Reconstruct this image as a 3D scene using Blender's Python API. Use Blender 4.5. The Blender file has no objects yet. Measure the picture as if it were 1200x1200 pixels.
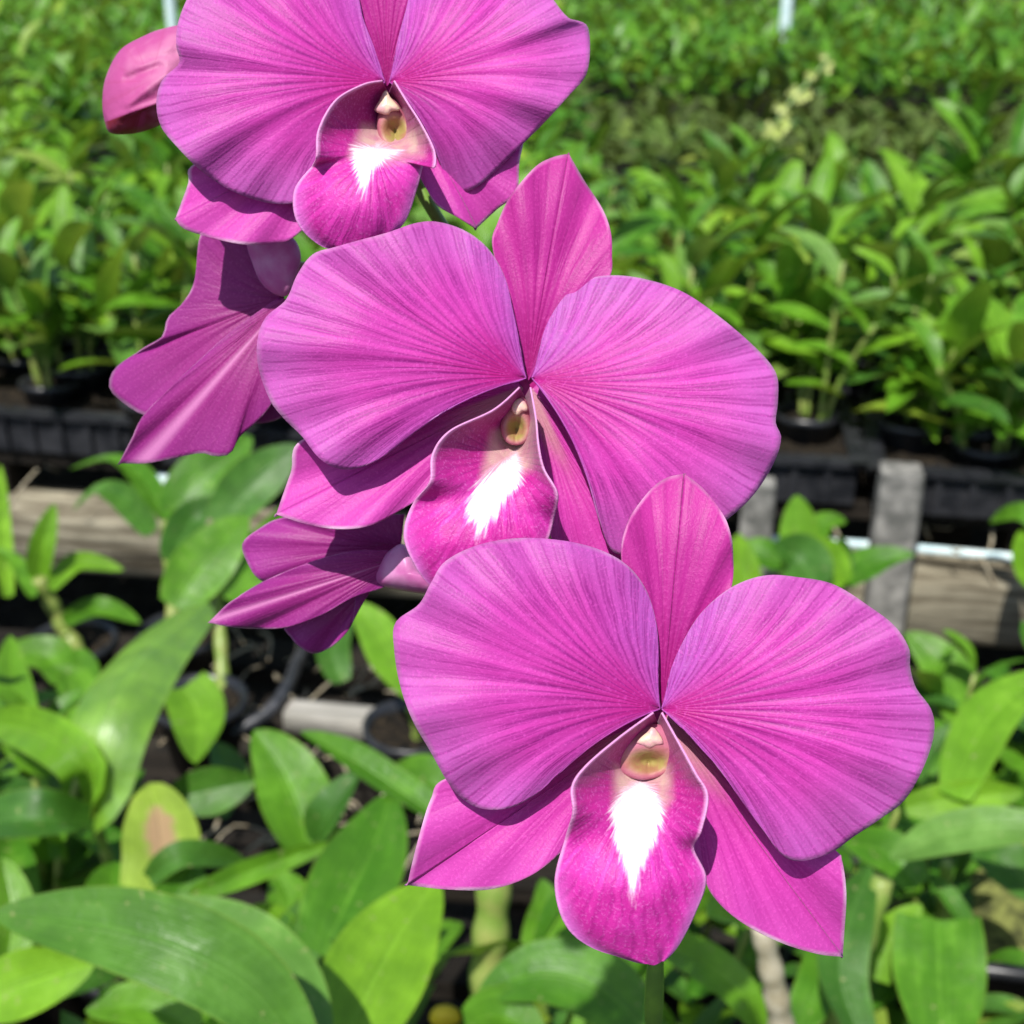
import bpy, math, random
from mathutils import Vector, Matrix, noise
random.seed(7)
R = math.radians; PI = math.pi
S = bpy.context.scene
COL = S.collection

# ------------------------------------------------------------------ camera, sky, sun, exposure
F = 1563.0                       # focal length in photo pixels (1200 wide)
PITCH = R(25)
CAM = Vector((0, 0, 1.25))
FWD = Vector((0, math.cos(PITCH), -math.sin(PITCH)))
UP = Vector((0, math.sin(PITCH), math.cos(PITCH)))
RT = Vector((1, 0, 0))
cd = bpy.data.cameras.new('camera'); cam = bpy.data.objects.new('camera', cd); COL.objects.link(cam)
cam.location = CAM; cam.rotation_euler = (PI/2 - PITCH, 0, 0)
cd.sensor_width = 36; cd.lens = 36 * F / 1200
cd.clip_start = 0.01; cd.clip_end = 200
cd.dof.use_dof = True; cd.dof.focus_distance = 0.222; cd.dof.aperture_fstop = 26
S.camera = cam
SUN_EL, SUN_AZ = R(58), R(-22)   # sun stands high behind the camera's left shoulder
W = bpy.data.worlds.new('World'); S.world = W; W.use_nodes = True
nt = W.node_tree; nt.nodes.clear()
sky = nt.nodes.new('ShaderNodeTexSky'); sky.sky_type = 'NISHITA'; sky.sun_disc = False
sky.sun_elevation = SUN_EL; sky.sun_rotation = PI + SUN_AZ * -1
bg = nt.nodes.new('ShaderNodeBackground'); bg.inputs[1].default_value = 0.11
wo = nt.nodes.new('ShaderNodeOutputWorld')
nt.links.new(sky.outputs[0], bg.inputs[0]); nt.links.new(bg.outputs[0], wo.inputs[0])
sl = bpy.data.lights.new('sun', 'SUN'); sl.energy = 4.6; sl.angle = R(0.53); sl.color = (1, .96, .9)
sun = bpy.data.objects.new('sun', sl); COL.objects.link(sun)
# direction from the scene towards the sun
sd = Vector((math.sin(SUN_AZ) * math.cos(SUN_EL), -math.cos(SUN_AZ) * math.cos(SUN_EL), math.sin(SUN_EL)))
sun.rotation_euler = sd.to_track_quat('Z', 'Y').to_euler()
sky.sun_rotation = math.atan2(sd.x, sd.y)
S.view_settings.view_transform = 'Standard'; S.view_settings.look = 'None'
S.view_settings.gamma = 1; S.view_settings.use_curve_mapping = False
S.view_settings.exposure = 0.44
S.render.engine = 'CYCLES'
S.cycles.max_bounces = 6; S.cycles.transmission_bounces = 4

def P(px, py, d):                # photo pixel + depth along the view axis -> world point
    return CAM + d * (FWD + RT * ((px - 600) / F) - UP * ((py - 600) / F))
def Zp(px, py, z):               # photo pixel meeting the level z
    r = FWD + RT * ((px - 600) / F) - UP * ((py - 600) / F)
    return CAM + r * ((z - CAM.z) / r.z)

# ------------------------------------------------------------------ node helpers
class N:
    def __init__(s, name):
        s.m = bpy.data.materials.new(name); s.m.use_nodes = True
        s.t = s.m.node_tree; s.t.nodes.clear()
    def new(s, typ, **kw):
        n = s.t.nodes.new(typ)
        for k, v in kw.items(): setattr(n, k, v)
        return n
    def put(s, sock, v):
        if isinstance(v, bpy.types.NodeSocket): s.t.links.new(v, sock)
        elif v is not None:
            if isinstance(v, tuple) and len(v) == 3 and len(sock.default_value) == 4: v = (*v, 1)
            sock.default_value = v
    def math(s, op, a, b=None, c=None, clamp=False):
        n = s.new('ShaderNodeMath', operation=op); n.use_clamp = clamp
        s.put(n.inputs[0], a); s.put(n.inputs[1], b); s.put(n.inputs[2], c)
        return n.outputs[0]
    def mapr(s, v, a, b, c=0., d=1.):
        n = s.new('ShaderNodeMapRange', interpolation_type='SMOOTHSTEP')
        for i, x in enumerate((v, a, b, c, d)): s.put(n.inputs[i], x)
        return n.outputs[0]
    def mix(s, f, a, b, bt='MIX'):
        n = s.new('ShaderNodeMix', data_type='RGBA', blend_type=bt)
        s.put(n.inputs[0], f); s.put(n.inputs[6], a); s.put(n.inputs[7], b)
        return n.outputs[2]
    def noise(s, vec, scale, detail=3, rough=.55):
        n = s.new('ShaderNodeTexNoise'); s.put(n.inputs['Vector'], vec)
        s.put(n.inputs['Scale'], scale); s.put(n.inputs['Detail'], detail); s.put(n.inputs['Roughness'], rough)
        return n.outputs[0]
    def voro(s, vec, scale, feature='F1', out=0):
        n = s.new('ShaderNodeTexVoronoi', feature=feature); s.put(n.inputs['Vector'], vec); s.put(n.inputs['Scale'], scale)
        return n.outputs[out]
    def uv(s):
        u = s.new('ShaderNodeUVMap'); x = s.new('ShaderNodeSeparateXYZ'); s.t.links.new(u.outputs[0], x.inputs[0])
        return u.outputs[0], x.outputs[0], x.outputs[1]
    def obj(s): return s.new('ShaderNodeTexCoord').outputs['Object']
    def geo(s): return s.new('ShaderNodeNewGeometry').outputs['Position']
    def comb(s, x, y, z=0.):
        n = s.new('ShaderNodeCombineXYZ'); s.put(n.inputs[0], x); s.put(n.inputs[1], y); s.put(n.inputs[2], z); return n.outputs[0]
    def attr(s, name): return s.new('ShaderNodeAttribute', attribute_name=name).outputs['Fac']
    def bump(s, h, strength=.3, dist=.001, prev=None):
        n = s.new('ShaderNodeBump'); s.put(n.inputs['Strength'], strength); s.put(n.inputs['Distance'], dist); s.put(n.inputs['Height'], h)
        if prev is not None: s.put(n.inputs['Normal'], prev)
        return n.outputs[0]
    def out(s, col, rough=.5, spec=.4, nor=None, trans=0., tcol=None, sheen=0., coat=0.):
        p = s.new('ShaderNodeBsdfPrincipled')
        s.put(p.inputs['Base Color'], col); s.put(p.inputs['Roughness'], rough); s.put(p.inputs['Specular IOR Level'], spec)
        if nor is not None: s.put(p.inputs['Normal'], nor)
        if sheen: s.put(p.inputs['Sheen Weight'], sheen); s.put(p.inputs['Sheen Roughness'], .4)
        if coat: s.put(p.inputs['Coat Weight'], coat); s.put(p.inputs['Coat Roughness'], .25)
        o = s.new('ShaderNodeOutputMaterial'); sh = p.outputs[0]
        if trans:
            t = s.new('ShaderNodeBsdfTranslucent'); s.put(t.inputs[0], tcol if tcol is not None else col)
            m = s.new('ShaderNodeMixShader'); s.put(m.inputs[0], trans)
            s.t.links.new(sh, m.inputs[1]); s.t.links.new(t.outputs[0], m.inputs[2]); sh = m.outputs[0]
        s.t.links.new(sh, o.inputs[0]); return s.m

def vein_lines(n, u, v, nz, N1, w=.27):
    """radiating lines that double in number towards the margin"""
    vd = n.math('ADD', v, n.math('MULTIPLY', n.math('SUBTRACT', nz, .5), .022))
    res = None
    for k, (mul, a, b, c, d, amp) in enumerate(((1, -.1, .0, .38, .80, 1.), (2, .16, .36, .75, 1.1, .85), (4, .42, .68, 2., 3., .72))):
        f = n.math('FRACT', n.math('ADD', n.math('MULTIPLY', vd, float(N1 * mul)), .37 * k))
        dd = n.math('ABSOLUTE', n.math('SUBTRACT', f, .5))
        l = n.mapr(dd, 0., w, 1., 0.)
        l = n.math('MULTIPLY', l, n.mapr(u, a, b))
        l = n.math('MULTIPLY', l, n.mapr(u, c, d, amp, .35 * amp))
        res = l if res is None else n.math('MAXIMUM', res, l)
    return res

def petal_mat(name, base, mid, edge, vein, N1=13, veinamt=.8, pale=0., rim=.5, trans=.24, midrib=0., lilac=.0):
    n = N(name); uvv, v, u = n.uv(); ob = n.obj()
    nz = n.noise(n.comb(n.math('MULTIPLY', v, 11.), n.math('MULTIPLY', u, 2.2)), 1., 3)
    L = vein_lines(n, u, v, nz, N1)
    patch = n.noise(n.comb(n.math('MULTIPLY', v, 90.), n.math('MULTIPLY', u, 5.)), 1., 2)
    L = n.math('MULTIPLY', L, n.mapr(patch, .28, .60, .25, 1.))
    L = n.math('MULTIPLY', L, n.mapr(n.noise(ob, 75., 2), .30, .60, .45, 1.))
    g = n.mix(n.mapr(n.math('ADD', u, n.math('MULTIPLY', n.math('SUBTRACT', nz, .5), .3)), .02, .62), base, mid); g = n.mix(n.mapr(u, .6, 1.), g, edge)
    big = n.noise(ob, 45., 2); g = n.mix(n.mapr(big, .35, .7, 0., .4), g, tuple(c * .74 for c in mid))
    if lilac:
        vo = n.math('ADD', n.math('ABSOLUTE', n.math('SUBTRACT', v, .5)), n.math('MULTIPLY', n.math('SUBTRACT', n.noise(ob, 55., 2), .5), .22))
        g = n.mix(n.math('MULTIPLY', n.mapr(vo, .20, .44), lilac), g, (.47, .10, .50))
    c = n.mix(n.math('MULTIPLY', L, veinamt), g, vein)
    cell = n.noise(ob, 1900., 2, .7)                       # sparkle of the petal's fine cells, painted in as lighter flecks
    c = n.mix(n.mapr(cell, .5, .72, 0., .28), c, tuple(min(1, x * 1.5 + .06) for x in mid))
    if pale:
        c = n.mix(n.math('MULTIPLY', n.mapr(u, .12, .42, 1., 0.), pale), c, (.62, .36, .33))
    if midrib:
        mr = n.mapr(n.math('ABSOLUTE', n.math('SUBTRACT', v, .5)), .0, .035, 1., 0.)
        c = n.mix(n.math('MULTIPLY', mr, midrib), c, (.72, .28, .55))
    ed = n.math('ADD', u, n.math('MULTIPLY', n.math('SUBTRACT', nz, .5), .012))
    c = n.mix(n.math('MULTIPLY', n.mapr(ed, .975, 1.0, 0., rim), n.mapr(n.noise(n.comb(v, 0.), 9., 3), .4, .62, .15, 1.)), c, (.86, .55, .78))
    h = n.math('ADD', n.math('MULTIPLY', L, -.35), n.math('MULTIPLY', cell, .5))
    nor = n.bump(h, .35, .0005)
    return n.out(c, .48, .3, nor, trans, n.mix(.5, c, vein), sheen=.12)

BASE, MID, EDGE, VEIN = (.50, .008, .22), (.69, .055, .46), (.61, .13, .53), (.28, .010, .21)
M = {}
M['petal'] = petal_mat('petal_magenta', BASE, MID, EDGE, VEIN, 19, .9, lilac=.80, rim=.40, trans=.36)
M['dorsal'] = petal_mat('dorsal_sepal_shadow_magenta', (.38, .008, .18), (.46, .018, .26), (.50, .03, .29), (.27, .008, .16), 7, .6, rim=.5, lilac=.15)  # magenta deepened: the back sepal's shadow is put into its colour
M['sepal'] = petal_mat('lateral_sepal_magenta', (.50, .06, .26), (.66, .050, .43), (.64, .075, .46), (.42, .012, .26), 8, .55, pale=.6, rim=1., lilac=.1, trans=.34)
M['back'] = petal_mat('petal_reverse_shaded_purple', (.31, .02, .17), (.28, .016, .18), (.27, .020, .20), (.18, .008, .12), 9, .45, rim=.4, midrib=.55, trans=.18)  # purple darkened as painted shade, these flowers turn from the sun
M['backplain'] = petal_mat('petal_reverse_shaded_plain', (.28, .014, .15), (.29, .018, .19), (.30, .025, .23), (.18, .008, .12), 9, .45, rim=.4, trans=.18)  # same painted shade on the reverse, without the midrib

def lip_mat():
    n = N('lip_magenta_white_mark'); uvv, v, u = n.uv(); ob = n.obj()
    fan, rad = n.attr('fan'), n.attr('rad')
    nz = n.noise(n.comb(n.math('MULTIPLY', fan, 4.), n.math('MULTIPLY', rad, 2.)), 1.5, 3)
    ff = n.math('ADD', fan, n.math('MULTIPLY', n.math('SUBTRACT', nz, .5), .16))
    def lines(k, w, amp=1.):
        f = n.math('ABSOLUTE', n.math('SUBTRACT', n.math('FRACT', n.math('MULTIPLY', ff, k)), .5))
        return n.mapr(f, 0., w, amp, 0.)
    L = n.math('MAXIMUM', n.math('MULTIPLY', lines(5.5, .3), n.mapr(rad, .9, 1.4, 1., .4)), n.math('MULTIPLY', lines(11., .34, .85), n.mapr(rad, .45, .8)))
    L = n.math('MULTIPLY', L, n.mapr(n.noise(ob, 240., 2), .3, .6, .35, 1.))
    c = n.mix(n.mapr(u, .25, .6), (.34, .014, .17), (.62, .035, .38))  # crimson throat, also darkened in colour for its shadowed interior
    c = n.mix(n.mapr(n.noise(ob, 130., 2), .4, .65, 0., .5), c, (.50, .012, .24))
    c = n.mix(n.math('MULTIPLY', L, .65), c, (.32, .008, .19))
    cell = n.noise(ob, 1900., 2, .7)
    c = n.mix(n.mapr(cell, .5, .72, 0., .3), c, (.80, .22, .66))  # cell sparkle painted into the lip colour as pale flecks
    side = n.math('ABSOLUTE', n.math('SUBTRACT', n.math('MULTIPLY', v, 2.), 1.))
    c = n.mix(n.math('MULTIPLY', n.mapr(side, .70, 1.), n.mapr(u, .55, .8)), c, (.58, .13, .50))
    c = n.mix(n.math('MULTIPLY', n.mapr(side, .93, .99), n.mapr(u, .5, .9, .75, .35)), c, (.80, .38, .68))
    pale = n.mapr(n.attr('pale'), .1, .9); c = n.mix(n.math('MULTIPLY', pale, n.mapr(n.noise(ob, 300., 2), .3, .7, .45, .85)), c, (.60, .44, .36))
    st = n.noise(n.comb(n.math('MULTIPLY', fan, 17.), n.math('MULTIPLY', rad, 2.4)), 1., 3, .6)
    mk = n.math('ADD', n.attr('mark'), n.math('MULTIPLY', n.math('SUBTRACT', st, .5), 1.1))
    mk = n.math('ADD', mk, n.math('MULTIPLY', n.math('SUBTRACT', n.noise(ob, 1500., 2), .5), .15))
    c = n.mix(n.mapr(mk, .34, .56, 0., .45), c, (.84, .46, .72))
    c = n.mix(n.mapr(mk, .48, .76), c, n.mix(n.math('MULTIPLY', L, n.mapr(mk, .7, 1.2, .5, .12)), (.82, .83, .80), (.80, .50, .70)))
    nor = n.bump(n.math('ADD', n.math('MULTIPLY', L, -.4), n.math('MULTIPLY', cell, .5)), .4, .0005)
    return n.out(c, .5, .3, nor, .18, c, sheen=.1)
M['lip'] = lip_mat()
def simple(name, c1, c2, scale, rough=.5, spec=.4, trans=0., bump=.3, bd=.001, detail=4, lo=.35, hi=.65):
    n = N(name); ob = n.obj(); z = n.noise(ob, scale, detail)
    c = n.mix(n.mapr(z, lo, hi), c1, c2)
    return n.out(c, rough, spec, n.bump(z, bump, bd), trans)
def column_mat():
    n = N('column_olive_pink'); uvv, v, u = n.uv(); ob = n.obj(); z = n.noise(ob, 330., 3)
    c = n.mix(n.mapr(n.attr('low'), .35, .75), (.52, .16, .26), (.34, .27, .085))
    c = n.mix(n.mapr(z, .42, .62, 0., .6), c, (.36, .12, .10))
    c = n.mix(n.mapr(n.math('ADD', u, n.math('MULTIPLY', z, .3)), .90, 1.15, 0., .8), c, (.50, .14, .22))
    return n.out(c, .5, .3, n.bump(z, .5, .0008), .15)
M['column'] = column_mat()
M['anther'] = simple('anther_cream', (.74, .56, .40), (.66, .34, .38), 500., .4, .5, .1)
M['spur'] = simple('spur_pale_mauve', (.52, .12, .36), (.62, .26, .50), 160., .4, .4, .2)
M['pedicel'] = simple('pedicel_pink_green', (.42, .16, .22), (.35, .30, .12), 120., .4, .4, .1)
M['stalk'] = simple('flower_stalk_green', (.16, .30, .035), (.10, .20, .03), 90., .35, .5, .05)
M['foot'] = simple('flower_foot_crimson', (.46, .012, .22), (.36, .008, .17), 200., .5, .3, .15)
def bud_mat():
    n = N('bud_pink_red'); uvv, v, u = n.uv(); ob = n.obj()
    z = n.noise(ob, 90., 3)
    c = n.mix(n.mapr(n.math('ADD', n.attr('low'), n.math('MULTIPLY', n.math('SUBTRACT', z, .5), .12)), .68, .80), (.46, .075, .26), (.24, .022, .045))
    c = n.mix(n.mapr(z, .46, .66, 0., .6), c, (.58, .22, .38)); c = n.mix(n.mapr(n.noise(n.comb(n.math('MULTIPLY', n.attr('low'), 3.), n.math('MULTIPLY', v, 12.)), 2., 3), .5, .7, 0., .5), c, (.42, .06, .20))
    return n.out(c, .55, .35, n.bump(n.noise(ob, 420., 3), .4, .0006), .2)
M['bud'] = bud_mat()
M['bud2'] = simple('bud_upper_pink', (.60, .15, .38), (.66, .30, .44), 70., .36, .5, .12, .4)
M['bud3'] = simple('bud_keel_red', (.26, .025, .05), (.36, .06, .10), 110., .4, .5, .05, .4)

def leaf_mat(name, light, dark, trans=.28, rough=.36, blotch=None, yellow=(.42, .46, .06), spec=.34):
    n = N(name); uvv, v, u = n.uv(); ob = n.obj()
    rnd = n.new('ShaderNodeObjectInfo').outputs['Random']
    r = n.math('FRACT', n.math('ADD', n.attr('rnd'), n.math('MULTIPLY', rnd, n.math('SUBTRACT', 1., n.attr('fix')))))
    z = n.noise(n.comb(n.math('MULTIPLY', v, 3.), n.math('MULTIPLY', u, 2.), n.math('MULTIPLY', r, 30.)), 1.5, 3)
    c = n.mix(n.mapr(n.math('ADD', n.math('MULTIPLY', r, .75), n.math('MULTIPLY', z, .35)), .15, .95), dark, light)
    par = n.noise(n.comb(n.math('MULTIPLY', v, 46.), n.math('MULTIPLY', u, 1.6), r), 1., 2)
    c = n.mix(n.mapr(par, .35, .7, 0., .42), c, tuple(x * .62 for x in dark))
    side = n.math('ABSOLUTE', n.math('SUBTRACT', v, .5))
    c = n.mix(n.mapr(side, .0, .03, .35, 0.), c, tuple(min(1, x * 1.4 + .03) for x in light))
    c = n.mix(n.mapr(side, .475, .498, 0., .2), c, yellow)
    c = n.mix(n.math('MULTIPLY', n.mapr(r, .93, .98), .4), c, yellow)
    mo = n.noise(n.geo(), 38., 4, .6); c = n.mix(n.mapr(mo, .40, .66, 0., .45), c, tuple(x * .6 for x in dark)); c = n.mix(n.mapr(mo, .46, .30, 0., .3), c, tuple(min(1, x * 1.3 + .02) for x in light))  # mottle painting a net's patchy shade into the leaf colour
    sp = n.noise(n.geo(), 190., 2, .6)
    c = n.mix(n.mapr(sp, .66, .72, 0., .5), c, (.34, .32, .14))
    if blotch:
        b = n.math('ADD', n.math('MULTIPLY', n.math('SUBTRACT', 1., n.math('MULTIPLY', side, 2.6)), n.mapr(n.math('ABSOLUTE', n.math('SUBTRACT', u, .50)), .08, .48, 1.1, 0.)), n.math('MULTIPLY', n.math('SUBTRACT', n.noise(ob, 60., 4), .5), .9))
        c = n.mix(n.mapr(b, .38, .72, 0., .85), c, blotch)
    h = n.math('ADD', n.math('MULTIPLY', par, .5), n.mapr(side, 0., .05, -.9, 0.))
    h = n.math('ADD', h, n.math('MULTIPLY', mo, 2.2))
    nor = n.bump(n.math('ADD', h, n.math('MULTIPLY', n.noise(n.geo(), 150., 3), .7)), .45, .0015)
    return n.out(c, n.mapr(z, .3, .7, rough - .04, rough + .14), spec, nor, trans, n.mix(.4, c, yellow))
M['leaf'] = leaf_mat('leaf_green', (.140, .340, .016), (.050, .180, .010))
M['leaf_lime'] = leaf_mat('leaf_lime', (.205, .42, .020), (.12, .31, .016), .32)
M['leaf_dark'] = leaf_mat('leaf_dark', (.065, .185, .018), (.034, .120, .012), .18, .40)
M['leaf_glossy'] = leaf_mat('leaf_glossy', (.205, .42, .020), (.12, .31, .016), .3, .36, spec=1.6)
M['leaf_deep'] = leaf_mat('leaf_deep', (.085, .22, .022), (.045, .150, .014), .2, .36)
M['leaf_pale'] = leaf_mat('leaf_pale', (.18, .34, .065), (.10, .25, .035), .25, .36)
M['leaf_sick'] = leaf_mat('leaf_yellowing', (.30, .44, .05), (.26, .40, .045), .3, .45, blotch=(.44, .25, .16))
M['cane'] = simple('cane_green', (.17, .27, .045), (.26, .30, .08), 60., .4, .4, .05)
M['cane_dry'] = simple('cane_dry', (.42, .38, .28), (.30, .26, .17), 120., .6, .3)
M['pot'] = simple('black_plastic', (.012, .013, .016), (.030, .031, .035), 40., .35, .5)
M['husk'] = simple('coconut_husk', (.006, .005, .004), (.040, .029, .017), 160., .9, .2, 0, 1., .006, 6, .4, .68)
M['soil'] = simple('shade_dark_soil', (.010, .009, .007), (.045, .038, .026), 22., .85, .3, 0, 1., .02, 8, .4, .75)  # soil kept very dark, shade between benches put into its colour
M['moss'] = simple('mossy_medium', (.05, .055, .02), (.20, .22, .06), 70., .9, .2, 0, 1., .006, 6)
M['concrete'] = simple('weathered_concrete', (.11, .11, .10), (.30, .29, .265), 34., .9, .2, 0, 1., .004, 10)
M['pipe'] = simple('pale_blue_plastic', (.50, .68, .72), (.66, .78, .78), 30., .4, .45)
M['hose'] = simple('black_rubber', (.02, .022, .026), (.05, .052, .06), 60., .45, .5)
M['root'] = simple('pale_root', (.42, .38, .28), (.24, .19, .12), 200., .8, .2)
M['cream'] = simple('cream_bud', (.55, .66, .16), (.66, .70, .30), 60., .5, .4, .2)
M['orange'] = simple('yellowing_leaf', (.45, .33, .07), (.30, .38, .05), 60., .5, .4, .2)
M['yellow'] = simple('yellow_cap', (.75, .55, .02), (.60, .42, .02), 60., .5, .4)
def wood_mat(name, a, b, crack):
    n = N(name); ob = n.obj()
    mp = n.new('ShaderNodeMapping'); n.put(mp.inputs[0], ob); mp.inputs['Scale'].default_value = (2.2, 22, 30)
    g = n.noise(mp.outputs[0], 3., 8, .65); g2 = n.noise(ob, 5., 4)
    c = n.mix(n.mapr(g, .40, .60), a, b); c = n.mix(n.mapr(g2, .4, .7, 0., .5), c, tuple(x * .55 for x in a))
    mp2 = n.new('ShaderNodeMapping'); n.put(mp2.inputs[0], ob); mp2.inputs['Scale'].default_value = (1.2, 30, 44)
    cr = n.mapr(n.noise(mp2.outputs[0], 2.2, 4, .6), .60, .68)
    c = n.mix(n.math('MULTIPLY', cr, .85), c, crack)
    return n.out(c, .88, .2, n.bump(n.math('SUBTRACT', g, cr), .9, .004))
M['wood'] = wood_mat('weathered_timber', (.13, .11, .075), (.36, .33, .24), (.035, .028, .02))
M['wood_dark'] = wood_mat('shade_dark_timber', (.010, .008, .006), (.024, .019, .014), (.008, .006, .005))  # bench timber near-black, the shade of the gaps painted into it
M['leaf_brown'] = leaf_mat('leaf_withering', (.11, .20, .030), (.06, .085, .022), .15, .6, spec=.2)
M['wood_grey'] = wood_mat('grey_timber', (.26, .25, .22), (.42, .40, .36), (.07, .06, .05))

# ------------------------------------------------------------------ object helpers
def mesh_obj(name, verts, faces, mat, parent=None, uvs=None, attrs=None, smooth=True, solid=0.):
    me = bpy.data.meshes.new(name)
    org = Vector((0, 0, 0))
    if parent is not None: org = ORG.get(parent.name, Vector((0, 0, 0)))
    elif verts:
        org = sum((Vector(v) for v in verts), Vector()) / len(verts)
    me.from_pydata([tuple(Vector(v) - org) for v in verts], [], faces)
    if uvs:
        ul = me.uv_layers.new(name='UVMap')
        for l in me.loops: ul.data[l.index].uv = uvs[l.vertex_index]
    for k, vals in (attrs or {}).items():
        a = me.attributes.new(k, 'FLOAT', 'POINT'); a.data.foreach_set('value', vals)
    if smooth: me.polygons.foreach_set('use_smooth', [True] * len(me.polygons))
    me.materials.append(mat); me.update()
    o = bpy.data.objects.new(name, me); COL.objects.link(o)
    if parent is not None: o.parent = parent
    else: o.location = org
    ORG[o.name] = org
    if solid:
        m = o.modifiers.new('thickness', 'SOLIDIFY'); m.thickness = solid; m.offset = 0
    return o
ORG = {}
def thing(name, label, cat, loc=(0, 0, 0), group=None):
    o = bpy.data.objects.new(name, None); COL.objects.link(o); o.location = loc; o.empty_display_size = .02
    o['label'] = label; o['category'] = cat
    if group: o['group'] = group
    ORG[o.name] = Vector(loc); return o
def tag(o, label, cat, group=None):
    o['label'] = label; o['category'] = cat
    if group: o['group'] = group
    return o
def struct(o): o['kind'] = 'structure'; return o

def catmull(pts, n, closed=False):
    """resample a polyline of tuples through a Catmull-Rom curve by arc length"""
    pts = [Vector(p) for p in pts]; out = []
    m = len(pts); segs = m if closed else m - 1
    for i in range(segs):
        if closed: a, b, c, d = pts[i - 1], pts[i], pts[(i + 1) % m], pts[(i + 2) % m]
        else: a, b, c, d = pts[max(i - 1, 0)], pts[i], pts[i + 1], pts[min(i + 2, m - 1)]
        for k in range(12):
            t = k / 12
            out.append(.5 * ((2 * b) + (c - a) * t + (2 * a - 5 * b + 4 * c - d) * t * t + (3 * b - a - 3 * c + d) * t ** 3))
    out.append(pts[0].copy() if closed else pts[-1].copy())
    L = [0.]
    for i in range(1, len(out)): L.append(L[-1] + (out[i] - out[i - 1]).length)
    res = []; j = 0
    cnt = n if closed else n - 1
    for k in range(n):
        s = L[-1] * k / cnt
        while j < len(L) - 2 and L[j + 1] < s: j += 1
        f = (s - L[j]) / max(L[j + 1] - L[j], 1e-9)
        res.append(out[j].lerp(out[j + 1], min(f, 1)))
    return res

def tube(name, pts, rad, mat, parent=None, seg=10, n=None, nodes=None, verts_only=False):
    n = n or max(6, len(pts) * 5)
    c = catmull(pts, n); V = []; Fc = []; uv = []
    prev = None
    for i, p in enumerate(c):
        t = (c[min(i + 1, n - 1)] - c[max(i - 1, 0)]).normalized()
        a = prev - t * prev.dot(t) if prev is not None else t.orthogonal()
        a.normalize(); prev = a; b = t.cross(a); f = i / (n - 1)
        r = rad(f) if callable(rad) else rad
        for k in range(seg):
            th = 2 * PI * k / seg
            V.append(p + (a * math.cos(th) + b * math.sin(th)) * r); uv.append((k / seg, f))
    for i in range(n - 1):
        for k in range(seg):
            Fc.append((i * seg + k, i * seg + (k + 1) % seg, (i + 1) * seg + (k + 1) % seg, (i + 1) * seg + k))
    Fc.append(tuple(range(seg))[::-1]); Fc.append(tuple((n - 1) * seg + k for k in range(seg)))
    if verts_only: return V, Fc, uv
    return mesh_obj(name, V, Fc, mat, parent, uv)

def box_data(cx, cy, cz, sx, sy, sz, rot=0., jit=0.):
    V = []; c, s = math.cos(rot), math.sin(rot)
    for k in range(8):
        x = (-.5, .5)[k & 1] * sx; y = (-.5, .5)[(k >> 1) & 1] * sy; z = (-.5, .5)[(k >> 2) & 1] * sz
        x += random.uniform(-jit, jit); y += random.uniform(-jit, jit); z += random.uniform(-jit, jit)
        V.append(Vector((cx + x * c - y * s, cy + x * s + y * c, cz + z)))
    return V, [(0, 2, 3, 1), (4, 5, 7, 6), (0, 1, 5, 4), (2, 6, 7, 3), (0, 4, 6, 2), (1, 3, 7, 5)]
def beam(name, a, b, w, h, mat, parent=None, n=40, wob=.004, seed=0):
    """sawn beam with rounded, worn edges between two points"""
    a, b = Vector(a), Vector(b); t = (b - a).normalized(); s = t.cross(Vector((0, 0, 1))).normalized(); u = s.cross(t)
    prof = []
    for sx, sz in ((1, 1), (-1, 1), (-1, -1), (1, -1)):
        for q in range(3):
            th = math.atan2(sz, sx) + (q - 1) * .38 * (1 if True else 0)
            prof.append((math.copysign(abs(math.cos(th)) ** .45, math.cos(th)), math.copysign(abs(math.sin(th)) ** .45, math.sin(th))))
    K = len(prof); V = []; Fc = []
    for i in range(n):
        p = a.lerp(b, i / (n - 1))
        for k, (x, z) in enumerate(prof):
            j = noise.noise(Vector((p.x * 5 + seed, k * 1.3, p.y * 5))) * wob
            V.append(p + s * (x * w / 2 + j) + u * (z * h / 2 + j))
    for i in range(n - 1):
        for k in range(K): Fc.append((i * K + k, i * K + (k + 1) % K, (i + 1) * K + (k + 1) % K, (i + 1) * K + k))
    Fc.append(tuple(range(K))[::-1]); Fc.append(tuple((n - 1) * K + k for k in range(K)))
    o = mesh_obj(name, V, Fc, mat, parent)
    # lay the object's own X along the beam so the grain follows it
    if parent is None:
        rot = Matrix((t, s, u)).transposed().to_4x4()
        o.data.transform(rot.inverted()); o.rotation_euler = rot.to_euler()
    return o

# ------------------------------------------------------------------ orchid parts
class Flower:
    def __init__(s, part, cx, cy, D, ax=0., ay=0., to=lambda x, y: (x, y)):
        s.o, s.cx, s.cy, s.D, s.ax, s.ay, s.to = part, cx, cy, D, ax, ay, to
        s.s = D / F
    def pt(s, x, y, rel=0.):
        d = s.D + (s.ax * (x - s.cx) + s.ay * (y - s.cy)) * s.s - rel
        return P(x, y, d)

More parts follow.
